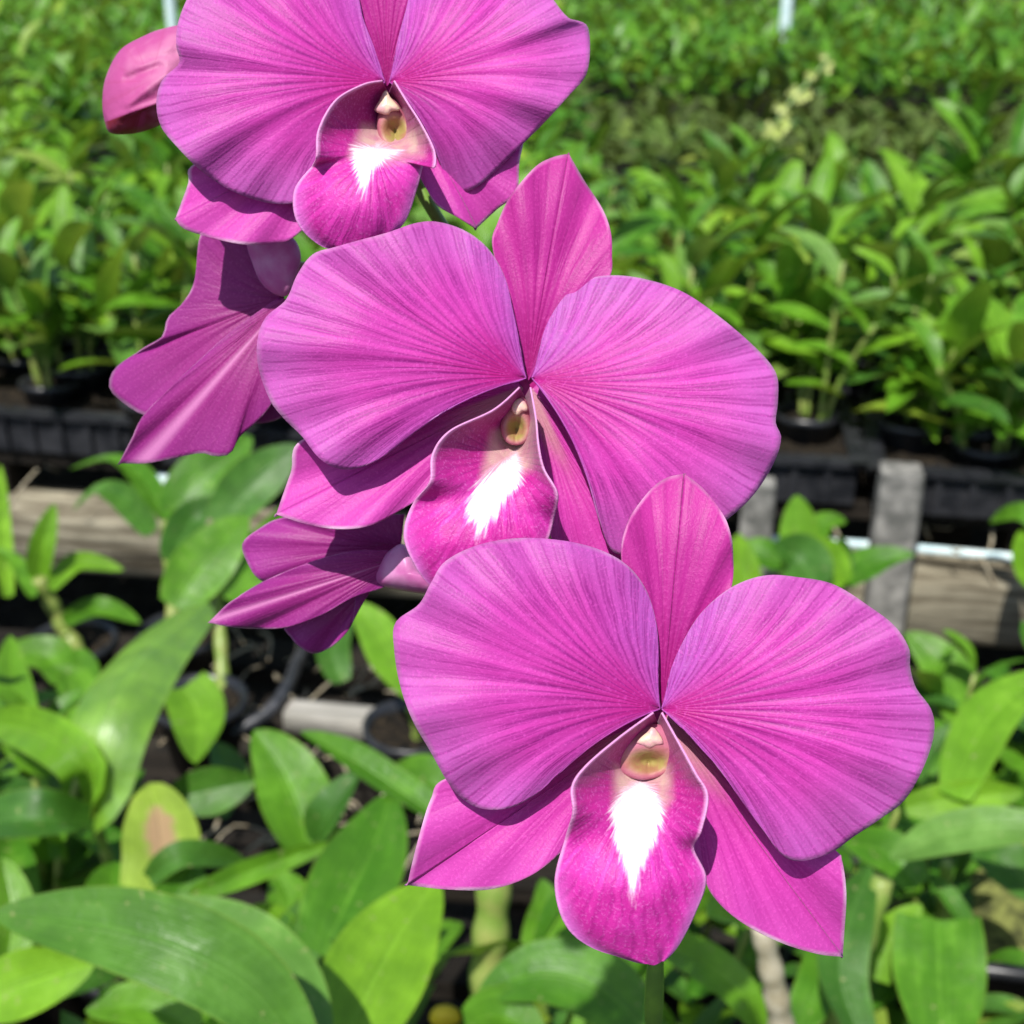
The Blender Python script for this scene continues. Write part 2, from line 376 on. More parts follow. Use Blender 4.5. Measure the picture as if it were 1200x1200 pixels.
def petal(fl, name, base, outl, mat, A=.004, B=.010, off=0., ripple=.0013, rn=5, kap=.58, nv=170, nu=34, tip=0., fold=0., ph=0., thick=.00028):
    bx = Vector(fl.to(*base)); o2 = catmull([fl.to(*p) for p in outl], nv)
    mean = sum(o2, Vector((0, 0))) / nv; axis = (mean - bx).normalized(); perp = Vector((-axis.y, axis.x))
    Lm = max((q - bx).length for q in o2)
    V = []; uv = []; Fc = []
    for i in range(nu):
        u = .012 + .988 * (i / (nu - 1)) ** .85
        for j in range(nv):
            v = j / (nv - 1); O = o2[j]
            dist = (O - bx).length
            c = bx.lerp(O, .5).lerp(bx + axis * dist * .5, kap * math.sin(PI * v) ** .8)
            q = bx * (1 - u) ** 2 + c * 2 * u * (1 - u) + O * u * u
            l = (q - bx).dot(axis) / Lm; w = (q - bx).dot(perp) / Lm
            rel = A * math.sin(min(l, 1.1) * PI * .75) - B * w * w - tip * max(l - .55, 0) ** 2
            rel += fold * (abs(w) ** 1.2)
            rel += .00006 * math.sin(2 * PI * 19 * v + 3 * math.sin(5 * v)) * math.sin(PI * min(u, 1.)) 
            rel += ripple * min(1, dist / Lm * 1.25) ** 3 * u ** 3 * (math.sin(2 * PI * rn * v + ph) + .6 * math.sin(2 * PI * rn * 2.3 * v + 1.7 * ph))
            rel += .0007 * noise.noise(Vector((q.x * .012, q.y * .012, ph)))
            V.append(fl.pt(q.x, q.y, rel - off)); uv.append((v, u))
    for i in range(nu - 1):
        for j in range(nv - 1):
            a = i * nv + j; Fc.append((a, a + nv, a + nv + 1, a + 1))
    return mesh_obj(name, V, Fc, mat, fl.o, uv, solid=thick)

def poly_mark(x, y, poly):
    """signed distance in pixels to a polygon, positive inside"""
    ins = False; dmin = 1e9; n = len(poly)
    for i in range(n):
        x1, y1 = poly[i]; x2, y2 = poly[(i + 1) % n]
        if (y1 > y) != (y2 > y) and x < (x2 - x1) * (y - y1) / (y2 - y1) + x1: ins = not ins
        dx, dy = x2 - x1, y2 - y1; t = max(0, min(1, ((x - x1) * dx + (y - y1) * dy) / (dx * dx + dy * dy + 1e-9)))
        dmin = min(dmin, math.hypot(x - x1 - t * dx, y - y1 - t * dy))
    return dmin if ins else -dmin

def lip(fl, rows, mark, pale, nr=130, ns=101, thick=.0003):
    """rows: (left, centre, right, edge rise mm, centre rise mm, profile power)"""
    def curve(k): return catmull([(*fl.to(*r[k]), 0) for r in rows], nr)
    # keep the three curves in step with the row index instead of their own arc length
    def step(vals):
        m = len(vals) - 1; out = []
        for i in range(nr):
            t = i / (nr - 1) * m; k = min(int(t), m - 1); f = t - k
            a, b, c, d = vals[max(k - 1, 0)], vals[k], vals[k + 1], vals[min(k + 2, m)]
            out.append(.5 * ((2 * b) + (c - a) * f + (2 * a - 5 * b + 4 * c - d) * f * f + (3 * b - a - 3 * c + d) * f ** 3))
        return out
    Lf, Cc, Rr = (step([Vector(fl.to(*r[k])) for r in rows]) for k in range(3))
    E, Z, Pw = (step([float(r[k]) for r in rows]) for k in (3, 4, 5))
    mk = [fl.to(*p) for p in mark]; pl = [fl.to(*p) for p in pale]
    V = []; uv = []; ma = []; pa = []; fa = []; ra = []; Fc = []
    mt = min(mk, key=lambda p: p[1]); fc0 = (sum(p[0] for p in mk) / len(mk) * .5 + mt[0] * .5, mt[1] + 6)
    for i in range(nr):
        for j in range(ns):
            s = -1 + 2 * j / (ns - 1); a = abs(s); q = Cc[i].lerp(Lf[i] if s < 0 else Rr[i], a)
            rel = (Z[i] + (E[i] - Z[i]) * a ** max(Pw[i], .5)) * .001
            t = i / (nr - 1)
            rel += .0005 * t * t * math.sin(s * 9) * a + .0004 * noise.noise(Vector((q.x * .03, q.y * .03, 3)))
            V.append(fl.pt(q.x, q.y, rel)); uv.append((j / (ns - 1), t))
            dx, dy = q.x - fc0[0], q.y - fc0[1]; fa.append(math.atan2(dx, dy + .001) if dy > -abs(dx) else math.atan2(dx, -abs(dx))); ra.append(math.hypot(dx, dy) / 100)
            ma.append(max(0, min(1, .5 + poly_mark(q.x, q.y, mk) / 24))); pa.append(max(0, min(1, .5 + poly_mark(q.x, q.y, pl) / 24)))
    for i in range(nr - 1):
        for j in range(ns - 1):
            a = i * ns + j; Fc.append((a, a + ns, a + ns + 1, a + 1))
    return mesh_obj('lip', V, Fc, M['lip'], fl.o, uv, {'mark': ma, 'pale': pa, 'fan': fa, 'rad': ra}, solid=thick)

def blob(fl, name, outl, mat, rise=.004, off=0., n=40, nr=10, low=None, parent=None, ridge=0., shape=None):
    """rounded solid whose front and back both bulge from an outline"""
    o2 = catmull([fl.to(*p) for p in outl], n, True); c = sum(o2, Vector((0, 0))) / n
    V = []; uv = []; Fc = []; lo = []
    ys = [p.y for p in o2]; y0, y1 = min(ys), max(ys)
    for side in (1, -1):
        for i in range(nr):
            u = math.sin((i + .02) / (nr - 1 + .02) * PI / 2)
            for j in range(n):
                q = c.lerp(o2[j], u); rel = side * rise * math.sqrt(max(1 - u * u, 0)) + side * ridge * math.cos(3 * 2 * PI * j / n) * u * (1 - u)
                lv = (q.y - y0) / (y1 - y0)
                if shape:
                    dr, lv = shape(q.x, q.y, u)
                    if side == 1: rel += dr
                V.append(fl.pt(q.x, q.y, rel - off)); uv.append((j / n, u)); lo.append(lv)
    for sd in range(2):
        b = sd * nr * n
        for i in range(nr - 1):
            for j in range(n):
                f = (b + i * n + j, b + (i + 1) * n + j, b + (i + 1) * n + (j + 1) % n, b + i * n + (j + 1) % n)
                Fc.append(f if sd == 0 else f[::-1])
        Fc.append(tuple(b + j for j in range(n)) if sd == 0 else tuple(b + j for j in range(n))[::-1])
    for j in range(n):
        a = (nr - 1) * n + j; a2 = (nr - 1) * n + (j + 1) % n
        Fc.append((a, a + nr * n, a2 + nr * n, a2))
    return mesh_obj(name, V, Fc, mat, parent or fl.o, uv, {'low': lo})

# ------------------------------------------------------------------ the orchid spray
spray = thing('orchid_spray', 'large sharp magenta orchid spray of open flowers hanging across the foreground', 'orchid flower', P(760, 1300, .28))

def flower_part(label, pts, r=.0016):
    """the flower's own stalk carries its petals, sepals, lip and column"""
    o = tube('flower', pts, lambda f: r * (1 + .5 * f), M['pedicel'], spray, 10)
    o['label'] = label; return o

STEM = [P(762, 1500, .330), P(764, 1300, .290), P(766, 1180, .266), P(772, 1040, .258), P(770, 900, .256), P(735, 700, .262), P(660, 500, .270), P(570, 340, .274), P(503, 240, .268), P(450, 130, .272), P(380, 20, .278), P(300, -70, .284), P(240, -120, .290)]
pot_at = Vector((.10, .56, .47))
stalk = tube('flower_stalk', [pot_at + Vector((0, 0, .02)), pot_at.lerp(STEM[0], .5) + Vector((.01, -.02, 0))] + STEM, lambda f: (.0021 - .0009 * f) * (1 + .35 * math.exp(-((f * 9) % 1 - .5) ** 2 * 160)), M['stalk'], spray, 12, 220)

def hood(cx, cy, w, h):
    def f(x, y, u):
        d2 = ((x - cx) / w) ** 2 + ((y - cy) / h) ** 2
        cre = math.exp(-((x - cx) / 1.6) ** 2) * (1 if y > cy else 0)
        return -.0034 * math.exp(-d2 * 1.4) - .0006 * cre, .35 + .65 * math.exp(-d2 * .9)
    return f
# --- nearest flower (bottom)
z1 = lambda x, y: (450 + x / 1.818, 540 + y / 1.818)
f = Flower(flower_part('lowest open flower, nearest and widest', [P(770, 930, .2565), P(776, 900, .246), P(774, 850, .226)]), 772, 838, .218, 0, -.06, z1)
petal(f, 'petal', (588, 528), [(580, 518), (584, 430), (580, 350), (560, 280), (520, 225), (460, 190), (380, 170), (290, 165), (200, 180), (130, 215), (100, 260), (75, 305), (25, 345), (22, 400), (35, 480), (60, 550), (100, 620), (140, 690), (175, 725), (215, 742), (270, 738), (330, 705), (390, 650), (450, 600), (520, 555), (580, 532)], M['petal'], A=.007, B=.015, ph=1.)
petal(f, 'petal', (592, 528), [(600, 518), (610, 450), (640, 380), (680, 320), (740, 270), (810, 245), (880, 248), (960, 265), (1040, 315), (1090, 355), (1118, 400), (1120, 440), (1133, 485), (1165, 530), (1171, 580), (1150, 650), (1110, 720), (1060, 760), (1000, 800), (950, 835), (890, 852), (850, 840), (810, 790), (760, 720), (700, 640), (640, 575), (600, 535)], M['petal'], A=.007, B=.015, ph=2.4)
d = petal(f, 'sepal', (592, 540), [(580, 520), (560, 400), (525, 290), (505, 200), (520, 130), (560, 70), (600, 38), (640, 28), (640, 28), (680, 60), (720, 110), (737, 150), (743, 200), (740, 270), (700, 350), (640, 420), (604, 520)], M['dorsal'], A=.004, B=-.012, off=.0045, ph=3., rn=3, tip=.01)
d['label'] = 'upright back sepal in magenta darkened for shadow'
petal(f, 'sepal', (575, 548), [(570, 528), (420, 600), (280, 640), (130, 678), (100, 720), (80, 780), (62, 850), (50, 903), (50, 903), (130, 913), (230, 912), (310, 885), (370, 840), (430, 780), (490, 700), (560, 590)], M['sepal'], A=.002, B=.02, off=.0047, ph=.4, rn=3, tip=.004, fold=.010)
petal(f, 'sepal', (602, 545), [(612, 526), (740, 640), (850, 740), (960, 828), (975, 850), (985, 920), (981, 1000), (976, 1056), (976, 1056), (920, 1050), (830, 1020), (750, 975), (700, 925), (680, 880), (650, 800), (625, 700), (600, 590)], M['sepal'], A=.002, B=.02, off=.0047, ph=1.4, rn=3, tip=.004, fold=.010)
l = lip(f, [((574, 536), (583, 560), (592, 536), 6, -2, 1), ((500, 590), (575, 600), (628, 600), 9, -4.5, 1.3), ((430, 650), (560, 640), (664, 665), 12, -3.5, 1.3),
            ((400, 695), (548, 690), (690, 715), 12.5, 1, 1.4), ((402, 750), (540, 755), (676, 790), 12.6, 6, 1.3), ((384, 810), (530, 835), (660, 826), 7.6, 9.6, 1.8),
            ((364, 900), (530, 915), (686, 890), 7.2, 11.2, 2), ((385, 985), (540, 985), (664, 960), 7, 9.6, 2), ((440, 1035), (560, 1040), (628, 1030), 5.8, 7.5, 2), ((540, 1068), (576, 1074), (598, 1064), 5, 5.6, 2)],
    [(545, 680), (580, 700), (598, 745), (585, 800), (565, 840), (545, 880), (532, 950), (518, 890), (505, 850), (488, 800), (478, 745), (505, 700)],
    [(490, 650), (610, 650), (612, 720), (590, 760), (490, 740)])
l['label'] = 'lip with white spear-shaped mark'
blob(f, 'column_foot', [(572, 500), (590, 470), (608, 500), (622, 540), (600, 575), (570, 575), (555, 545)], M['foot'], .001, .0062, 24, 5)
blob(f, 'column', [(490, 632), (498, 602), (530, 576), (575, 560), (608, 574), (626, 604), (622, 645), (594, 670), (550, 680), (508, 666)], M['column'], .0024, -.0010, 48, 22, shape=hood(760, 893, 22, 13))
blob(f, 'anther_cap', [(536, 600), (546, 588), (560, 578), (572, 566), (586, 580), (596, 602), (580, 606), (566, 612), (550, 606)], M['anther'], .0009, -.0030, 20, 6)

# --- middle flower
z2 = lambda x, y: (290 + x / 1.875, 170 + y / 1.875)
f = Flower(flower_part('middle open flower with its back sepal standing up', [P(655, 490, .2700), P(640, 470, .264), P(618, 445, .248)]), 612, 442, .238, .02, -.05, z2)
petal(f, 'petal', (612, 512), [(602, 500), (598, 440), (582, 360), (565, 290), (530, 230), (480, 190), (420, 170), (370, 172), (300, 195), (200, 222), (145, 240), (110, 285), (85, 340), (40, 380), (22, 430), (25, 490), (50, 560), (80, 600), (120, 640), (160, 690), (210, 712), (270, 700), (330, 660), (400, 605), (480, 560), (560, 528), (602, 518)], M['petal'], A=.007, B=.015, ph=4.)
petal(f, 'petal', (625, 512), [(640, 500), (642, 450), (660, 390), (700, 330), (750, 295), (810, 287), (880, 297), (960, 325), (1040, 380), (1110, 440), (1160, 500), (1165, 560), (1160, 610), (1172, 645), (1155, 700), (1110, 770), (1050, 825), (980, 870), (900, 892), (840, 900), (800, 890), (772, 820), (745, 720), (700, 620), (650, 535)], M['petal'], A=.007, B=.015, ph=5.2)
d = petal(f, 'sepal', (615, 520), [(600, 505), (590, 420), (565, 330), (538, 220), (550, 170), (580, 110), (630, 50), (670, 28), (706, 20), (706, 20), (740, 80), (780, 140), (798, 190), (801, 240), (795, 290), (740, 340), (690, 380), (650, 430), (632, 500)], M['dorsal'], A=.004, B=-.012, off=.0045, ph=6., rn=3, tip=.012)
d['label'] = 'upright back sepal in magenta darkened for shadow'
petal(f, 'sepal', (605, 535), [(592, 518), (480, 550), (300, 600), (120, 648), (95, 720), (64, 812), (64, 812), (130, 833), (200, 844), (270, 836), (340, 800), (400, 760), (460, 700), (590, 575)], M['sepal'], A=.002, B=.02, off=.0047, ph=2.2, rn=3, tip=.004, fold=.010)
petal(f, 'sepal', (622, 540), [(640, 522), (730, 650), (790, 780), (850, 890), (880, 960), (880, 1030), (800, 1020), (720, 950), (670, 870), (655, 790), (640, 700), (615, 590)], M['sepal'], A=.002, B=.02, off=.0047, ph=5., rn=3, tip=.004, fold=.010)
l = lip(f, [((598, 532), (610, 555), (622, 532), 6, -2, 1), ((540, 582), (608, 600), (634, 600), 9, -4.5, 1.3), ((445, 628), (595, 640), (640, 660), 12, -3.5, 1.3),
            ((406, 680), (580, 690), (652, 712), 12.5, 1, 1.4), ((400, 740), (555, 745), (682, 768), 13, 6, 1.3), ((362, 790), (520, 800), (672, 826), 7.8, 9.6, 1.8),
            ((344, 860), (500, 870), (655, 880), 7.2, 11.2, 2), ((372, 930), (490, 935), (620, 930), 7, 9.6, 2), ((410, 975), (480, 980), (570, 970), 5.8, 7.5, 2), ((455, 1003), (480, 1008), (505, 1002), 5, 5.6, 2)],
    [(592, 676), (604, 700), (606, 745), (575, 775), (550, 815), (530, 835), (503, 880), (497, 830), (480, 825), (482, 785), (500, 745), (535, 715)],
    [(535, 630), (628, 610), (625, 710), (575, 740), (515, 735)])
l['label'] = 'lip with white blaze, its tip hidden by the flower below'
blob(f, 'column_foot', [(598, 480), (616, 450), (634, 480), (650, 520), (628, 555), (598, 560), (582, 530)], M['foot'], .001, .0062, 24, 5)
blob(f, 'column', [(556, 625), (562, 595), (584, 562), (604, 552), (618, 575), (624, 615), (616, 648), (592, 660), (568, 652)], M['column'], .0024, -.0010, 48, 22, shape=hood(605, 502, 11, 15))
blob(f, 'anther_cap', [(580, 582), (584, 566), (598, 556), (612, 566), (616, 584), (604, 586), (594, 594), (586, 590)], M['anther'], .0009, -.0030, 20, 6)

# --- top flower
z3 = lambda x, y: (110 + x / 2.034, y / 2.034)
f = Flower(flower_part('topmost open flower, cut by the upper edge', [P(470, 150, .2700), P(462, 125, .264), P(457, 104, .254)]), 452, 95, .2435, .03, -.04, z3)
petal(f, 'petal', (693, 195), [(688, 182), (670, 120), (640, 40), (620, -40), (560, -110), (460, -150), (350, -130), (260, -60), (222, 0), (200, 60), (197, 110), (204, 150), (165, 190), (150, 240), (160, 300), (200, 352), (260, 410), (330, 455), (400, 480), (460, 486), (520, 470), (560, 400), (600, 320), (640, 250), (680, 205)], M['petal'], A=.007, B=.015, ph=7.)
petal(f, 'petal', (705, 195), [(712, 182), (720, 120), (740, 40), (770, -50), (850, -120), (950, -130), (1040, -80), (1095, 0), (1130, 42), (1177, 66), (1176, 170), (1130, 230), (1080, 285), (1030, 335), (960, 405), (905, 450), (865, 452), (830, 400), (810, 330), (770, 260), (720, 208)], M['petal'], A=.006, B=.020, ph=8.)
d = petal(f, 'sepal', (698, 205), [(680, 190), (650, 100), (610, 0), (590, -90), (620, -200), (690, -280), (760, -200), (790, -80), (770, 20), (735, 120), (716, 190)], M['dorsal'], A=.004, B=-.012, off=.0045, ph=9., rn=3, tip=.012)
d['label'] = 'upright back sepal, mostly beyond the upper edge'
petal(f, 'sepal', (685, 230), [(670, 210), (500, 330), (350, 370), (235, 395), (225, 440), (195, 522), (195, 522), (215, 545), (280, 567), (360, 583), (430, 580), (480, 562), (580, 460), (675, 300)], M['sepal'], A=.002, B=.02, off=.0047, ph=3.2, rn=3, tip=.004, fold=.010)
petal(f, 'sepal', (722, 240), [(735, 220), (880, 330), (980, 350), (1022, 330), (1014, 390), (1007, 460), (960, 500), (911, 545), (911, 545), (870, 520), (820, 490), (790, 445), (760, 380), (735, 310)], M['sepal'], A=.002, B=.02, off=.0047, ph=5.5, rn=3, tip=.004, fold=.010)
l = lip(f, [((688, 192), (702, 225), (716, 192), 6, -2, 1), ((640, 202), (720, 260), (745, 240), 9, -4.5, 1.3), ((575, 240), (722, 300), (780, 295), 12, -3.5, 1.3),
            ((535, 310), (705, 335), (812, 360), 13, 1, 1.4), ((530, 372), (680, 365), (812, 400), 13.4, 6.5, 1.3), ((520, 395), (660, 400), (790, 380), 9, 10.4, 1.8),
            ((478, 455), (645, 460), (772, 440), 8.2, 12.2, 2), ((485, 530), (640, 530), (742, 525), 8, 11, 2), ((540, 585), (635, 580), (690, 578), 6.8, 8.5, 2), ((605, 602), (630, 606), (655, 600), 6, 6.6, 2)],
    [(612, 350), (680, 348), (738, 362), (700, 385), (668, 410), (640, 474), (628, 430), (612, 385)],
    [(640, 300), (785, 310), (785, 372), (700, 390), (610, 372)])
l['label'] = 'lip with white triangular mark'
blob(f, 'column_foot', [(682, 160), (700, 130), (716, 160), (732, 205), (712, 245), (680, 245), (664, 210)], M['foot'], .001, .0062, 24, 5)
blob(f, 'column', [(674, 300), (680, 265), (695, 236), (718, 240), (742, 275), (760, 320), (755, 350), (725, 360), (690, 348)], M['column'], .0024, -.0010, 48, 22, shape=hood(463, 152, 14, 15))
blob(f, 'anther_cap', [(668, 262), (680, 240), (694, 214), (708, 232), (732, 262), (712, 264), (700, 274), (682, 270)], M['anther'], .0012, -.0030, 20, 6)

# --- two flowers seen from behind, at the left
z4 = lambda x, y: (110 + x / 2.307, 260 + y / 2.307)
f = Flower(flower_part('upper of the two flowers turned away at the left', [P(545, 310, .2735), P(430, 325, .268), P(345, 320, .262)]), 330, 350, .262, -.25, .12, z4)
petal(f, 'petal', (515, 205), [(500, 170), (455, 150), (415, 60), (350, 30), (290, 30), (272, 160), (240, 220), (200, 260), (185, 310), (130, 345), (60, 395), (42, 440), (60, 472), (130, 520), (200, 520), (330, 400), (440, 300), (510, 225)], M['backplain'], A=.005, B=-.010, off=.000, ph=1.2, rn=3, nv=70, nu=26)
petal(f, 'sepal', (520, 210), [(500, 205), (380, 290), (280, 380), (190, 465), (130, 530), (100, 590), (68, 652), (68, 652), (140, 653), (220, 638), (290, 625), (330, 634), (370, 626), (390, 585), (440, 540), (475, 500), (520, 420), (540, 320), (535, 220)], M['back'], A=.006, B=.03, off=-.005, ph=2.2, rn=3, nv=70, nu=26, kap=.2)
petal(f, 'petal', (530, 215), [(520, 230), (470, 420), (420, 520), (440, 545), (520, 520), (640, 400), (660, 280), (560, 210)], M['backplain'], A=.003, B=.01, off=.004, ph=3.2, rn=3, nv=50, nu=20)
blob(f, 'spur', [(415, 50), (428, 110), (452, 165), (490, 196), (525, 198), (548, 150), (560, 90), (535, 40), (470, 25)], M['spur'], .0035, -.006)
f = Flower(flower_part('lower of the two flowers turned away at the left', [P(700, 600, .2650), P(610, 650, .268), P(520, 675, .262)]), 470, 660, .258, -.2, .1, z4)
petal(f, 'petal', (830, 880), [(840, 790), (700, 795), (520, 798), (440, 835), (402, 870), (415, 920), (450, 968), (520, 975), (640, 940), (800, 895)], M['backplain'], A=.004, B=-.010, off=.003, ph=4.2, rn=3, nv=70, nu=26)
petal(f, 'sepal', (860, 900), [(850, 890), (790, 888), (700, 890), (600, 915), (480, 962), (380, 1020), (345, 1048), (313, 1082), (313, 1082), (350, 1092), (430, 1099), (520, 1096), (620, 1060), (700, 1015), (790, 985), (850, 950)], M['back'], A=.006, B=.03, off=-.004, ph=5.2, rn=3, nv=70, nu=26, kap=.2)
petal(f, 'petal', (800, 930), [(760, 930), (640, 980), (520, 1080), (535, 1125), (560, 1150), (592, 1166), (640, 1150), (690, 1100), (706, 1040), (712, 990), (790, 960)], M['backplain'], A=.003, B=.010, off=.001, ph=6.2, rn=3, nv=60, nu=20)
blob(f, 'spur', [(760, 975), (778, 915), (800, 888), (835, 870), (865, 900), (890, 945), (930, 965), (925, 1003), (850, 1000)], M['spur'], .005, -.005)

# --- unopened bud
f = Flower(flower_part('unopened pink bud beside the top flower', [P(330, -45, .2820), P(280, 30, .278), P(225, 70, .266)], .0013), 165, 95, .262, 0, 0, z3)
def bud_shape(x, y, u):
    def seg(x1, y1, x2, y2, sg):
        dx, dy = x2 - x1, y2 - y1; t = max(0, min(1, ((x - x1) * dx + (y - y1) * dy) / (dx * dx + dy * dy)))
        return math.exp(-((x - x1 - t * dx) ** 2 + (y - y1 - t * dy) ** 2) / sg ** 2)
    below = (y - (143 - (x - 122) * .36)) / 9            # the red keel under a slanting crease
    dr = -.0016 * seg(150, 92, 185, 78, 6) + .0010 * seg(150, 122, 195, 88, 6) + .0012 * seg(123, 142, 190, 119, 4) - .0008 * seg(165, 70, 205, 62, 5)
    return dr * .6 * (1 - u ** 6), .72 + max(-.7, min(.25, below * .5))
blob(f, 'bud_sepal', [(215, 62), (165, 68), (120, 85), (62, 120), (28, 185), (20, 245), (26, 290), (40, 317), (90, 319), (145, 304), (200, 270), (240, 200), (245, 100)], M['bud'], .008, 0, 90, 40, shape=bud_shape)

# ------------------------------------------------------------------ leaves
def leaf_grid(c, W, nrm, cup, tipp=.9, nx=7, narrow=.35, twist=0., wave=0., blunt=.62):
    """surface along centreline c: returns verts, faces, uvs"""
    n = len(c); V = []; uv = []; Fc = []
    ph = random.random() * 6
    for i, p in enumerate(c):
        t = i / (n - 1); T = (c[min(i + 1, n - 1)] - c[max(i - 1, 0)]).normalized()
        nn = nrm(t) if callable(nrm) else nrm
        s = T.cross(nn).normalized(); u = s.cross(T).normalized()
        if twist: s = (Matrix.Rotation(twist * t, 3, T) @ s); u = s.cross(T).normalized()
        prof = math.sin(PI * (narrow * .22 + (1 - narrow * .22) * t) ** tipp) ** blunt if t < 1 else .03
        w = W / 2 * max(prof, .03)
        for k in range(nx):
            x = -1 + 2 * k / (nx - 1)
            V.append(p + s * (w * x) + u * (cup * w * (abs(x) ** 1.08) + wave * w * math.sin(6.5 * t + ph + (1.5 if x > 0 else 0)) * x * x))
            uv.append((k / (nx - 1), t))
    for i in range(n - 1):
        for k in range(nx - 1):
            a = i * nx + k; Fc.append((a, a + 1, a + nx + 1, a + nx))
    return V, Fc, uv

def traced_leaf(parent, pts, wpx, z0, z1, mat='leaf', cup=.45, arch=.0, roll=0., tipp=.95, narrow=.5, twist=0., blunt=.62, tone=None):
    """leaf given by its centreline in the photo and the height of its two ends"""
    m = len(pts) - 1
    w = [Zp(x, y, z0 + (z1 - z0) * i / m + arch * math.sin(PI * i / m)) for i, (x, y) in enumerate(pts)]
    c = catmull(w, 26)
    mid = c[13]; dep = (mid - CAM).dot(FWD)
    T = (c[-1] - c[0]).normalized(); view = (CAM - mid).normalized()
    nn = (view + Vector((0, 0, .5)))
    nn = (nn - T * nn.dot(T)).normalized()
    nn = Matrix.Rotation(roll, 3, T) @ nn
    V, Fc, uv = leaf_grid(c, wpx * dep / F, nn, cup, tipp, 9, narrow, twist, .12, blunt)
    o = mesh_obj('leaf', V, Fc, M[mat], parent, uv, {'rnd': [tone or random.uniform(.25, .85)] * len(V), 'fix': [1.] * len(V)})
    return o

# shared leaf meshes for the plants grown in code
LEAFS = []
for k in range(10):
    L = random.uniform(.095, .15); Wd = L * random.uniform(.24, .36)
    bend = random.uniform(.15, 1.15); st = random.uniform(-.15, .3)
    c = []; p = Vector((0, 0, 0)); a = st
    for i in range(11):
        c.append(p.copy()); a_ = st - bend * (i / 10) ** 1.3
        p = p + Vector((0, math.cos(a_), math.sin(a_))) * L / 10
    V, Fc, uv = leaf_grid(c, Wd, Vector((0, 0, 1)) if bend < 9 else None, .35, random.uniform(.75, 1.15), 5, .35, random.uniform(-.5, .5), .15)
    LEAFS.append((V, Fc, uv))
LEAFMESH = {}
def leaf_mesh(k, mat):
    if (k, mat) not in LEAFMESH:
        V, Fc, uv = LEAFS[k]; me = bpy.data.meshes.new('leaf')
        me.from_pydata([tuple(v) for v in V], [], Fc); ul = me.uv_layers.new(name='UVMap')
        for l in me.loops: ul.data[l.index].uv = uv[l.vertex_index]
        a = me.attributes.new('rnd', 'FLOAT', 'POINT'); a.data.foreach_set('value', [0.] * len(V))
        me.polygons.foreach_set('use_smooth', [True] * len(me.polygons)); me.materials.append(M[mat]); LEAFMESH[(k, mat)] = me
    return LEAFMESH[(k, mat)]

def pot_data(r, h):
    V = []; Fc = []; K = 16
    prof = [(r * .72, 0), (r * .95, h * .86), (r * 1.06, h * .86), (r * 1.06, h), (r * .96, h), (r * .9, h * .8)]
    for rr, z in prof:
        for k in range(K): V.append(Vector((rr * math.cos(2 * PI * k / K), rr * math.sin(2 * PI * k / K), z)))
    for i in range(len(prof) - 1):
        for k in range(K): Fc.append((i * K + k, i * K + (k + 1) % K, (i + 1) * K + (k + 1) % K, (i + 1) * K + k))
    Fc.append(tuple(range(K))[::-1]); return V, Fc
def husk_data(r, z):
    V = [Vector((0, 0, z + .004))]; Fc = []
    for ring in range(1, 4):
        for k in range(12):
            a = 2 * PI * k / 12; V.append(Vector((r * ring / 3 * math.cos(a), r * ring / 3 * math.sin(a), z + random.uniform(-.004, .008))))
    for k in range(12): Fc.append((0, 1 + k, 1 + (k + 1) % 12))
    for ring in range(2):
        for k in range(12):
            a = 1 + ring * 12 + k; b = 1 + ring * 12 + (k + 1) % 12; Fc.append((a, a + 12, b + 12, b))
    return V, Fc

def grow(seed, scale=1.):
    """cane curves and leaf placements of one plant"""
    rr = random.Random(seed); canes = []; lv = []
    for q in range(rr.randint(3, 4)):
        a = rr.uniform(0, 2 * PI); b = Vector((math.cos(a), math.sin(a), 0)) * rr.uniform(.008, .028) * scale
        hgt = rr.uniform(.09, .20) * scale; lean = Vector((math.cos(a), math.sin(a), 0)) * rr.uniform(.01, .06) * scale
        top = b + lean + Vector((0, 0, hgt)); canes.append((b + Vector((0, 0, .05)), b.lerp(top, .5) + Vector((0, 0, .05)) - lean * .15, top + Vector((0, 0, .05))))
        nl = rr.randint(5, 7); a0 = rr.uniform(0, PI)
        for i in range(nl):
            t = .35 + .65 * i / (nl - 1); p = b.lerp(top, t) + Vector((0, 0, .05))
            az = a0 + (i % 2) * PI + rr.uniform(-.45, .45); el = rr.uniform(.15, .6) + (.55 if i >= nl - 2 else 0)
            sc = scale * rr.uniform(.72, 1.05) * (1 if i < nl - 1 else .75)
            m = Matrix.Translation(p) @ Matrix.Rotation(az, 4, 'Z') @ Matrix.Rotation(el, 4, 'X') @ Matrix.Rotation(rr.uniform(-.3, .3), 4, 'Y') @ Matrix.Scale(sc, 4)
            lv.append((rr.randrange(10), m))
    return canes, lv

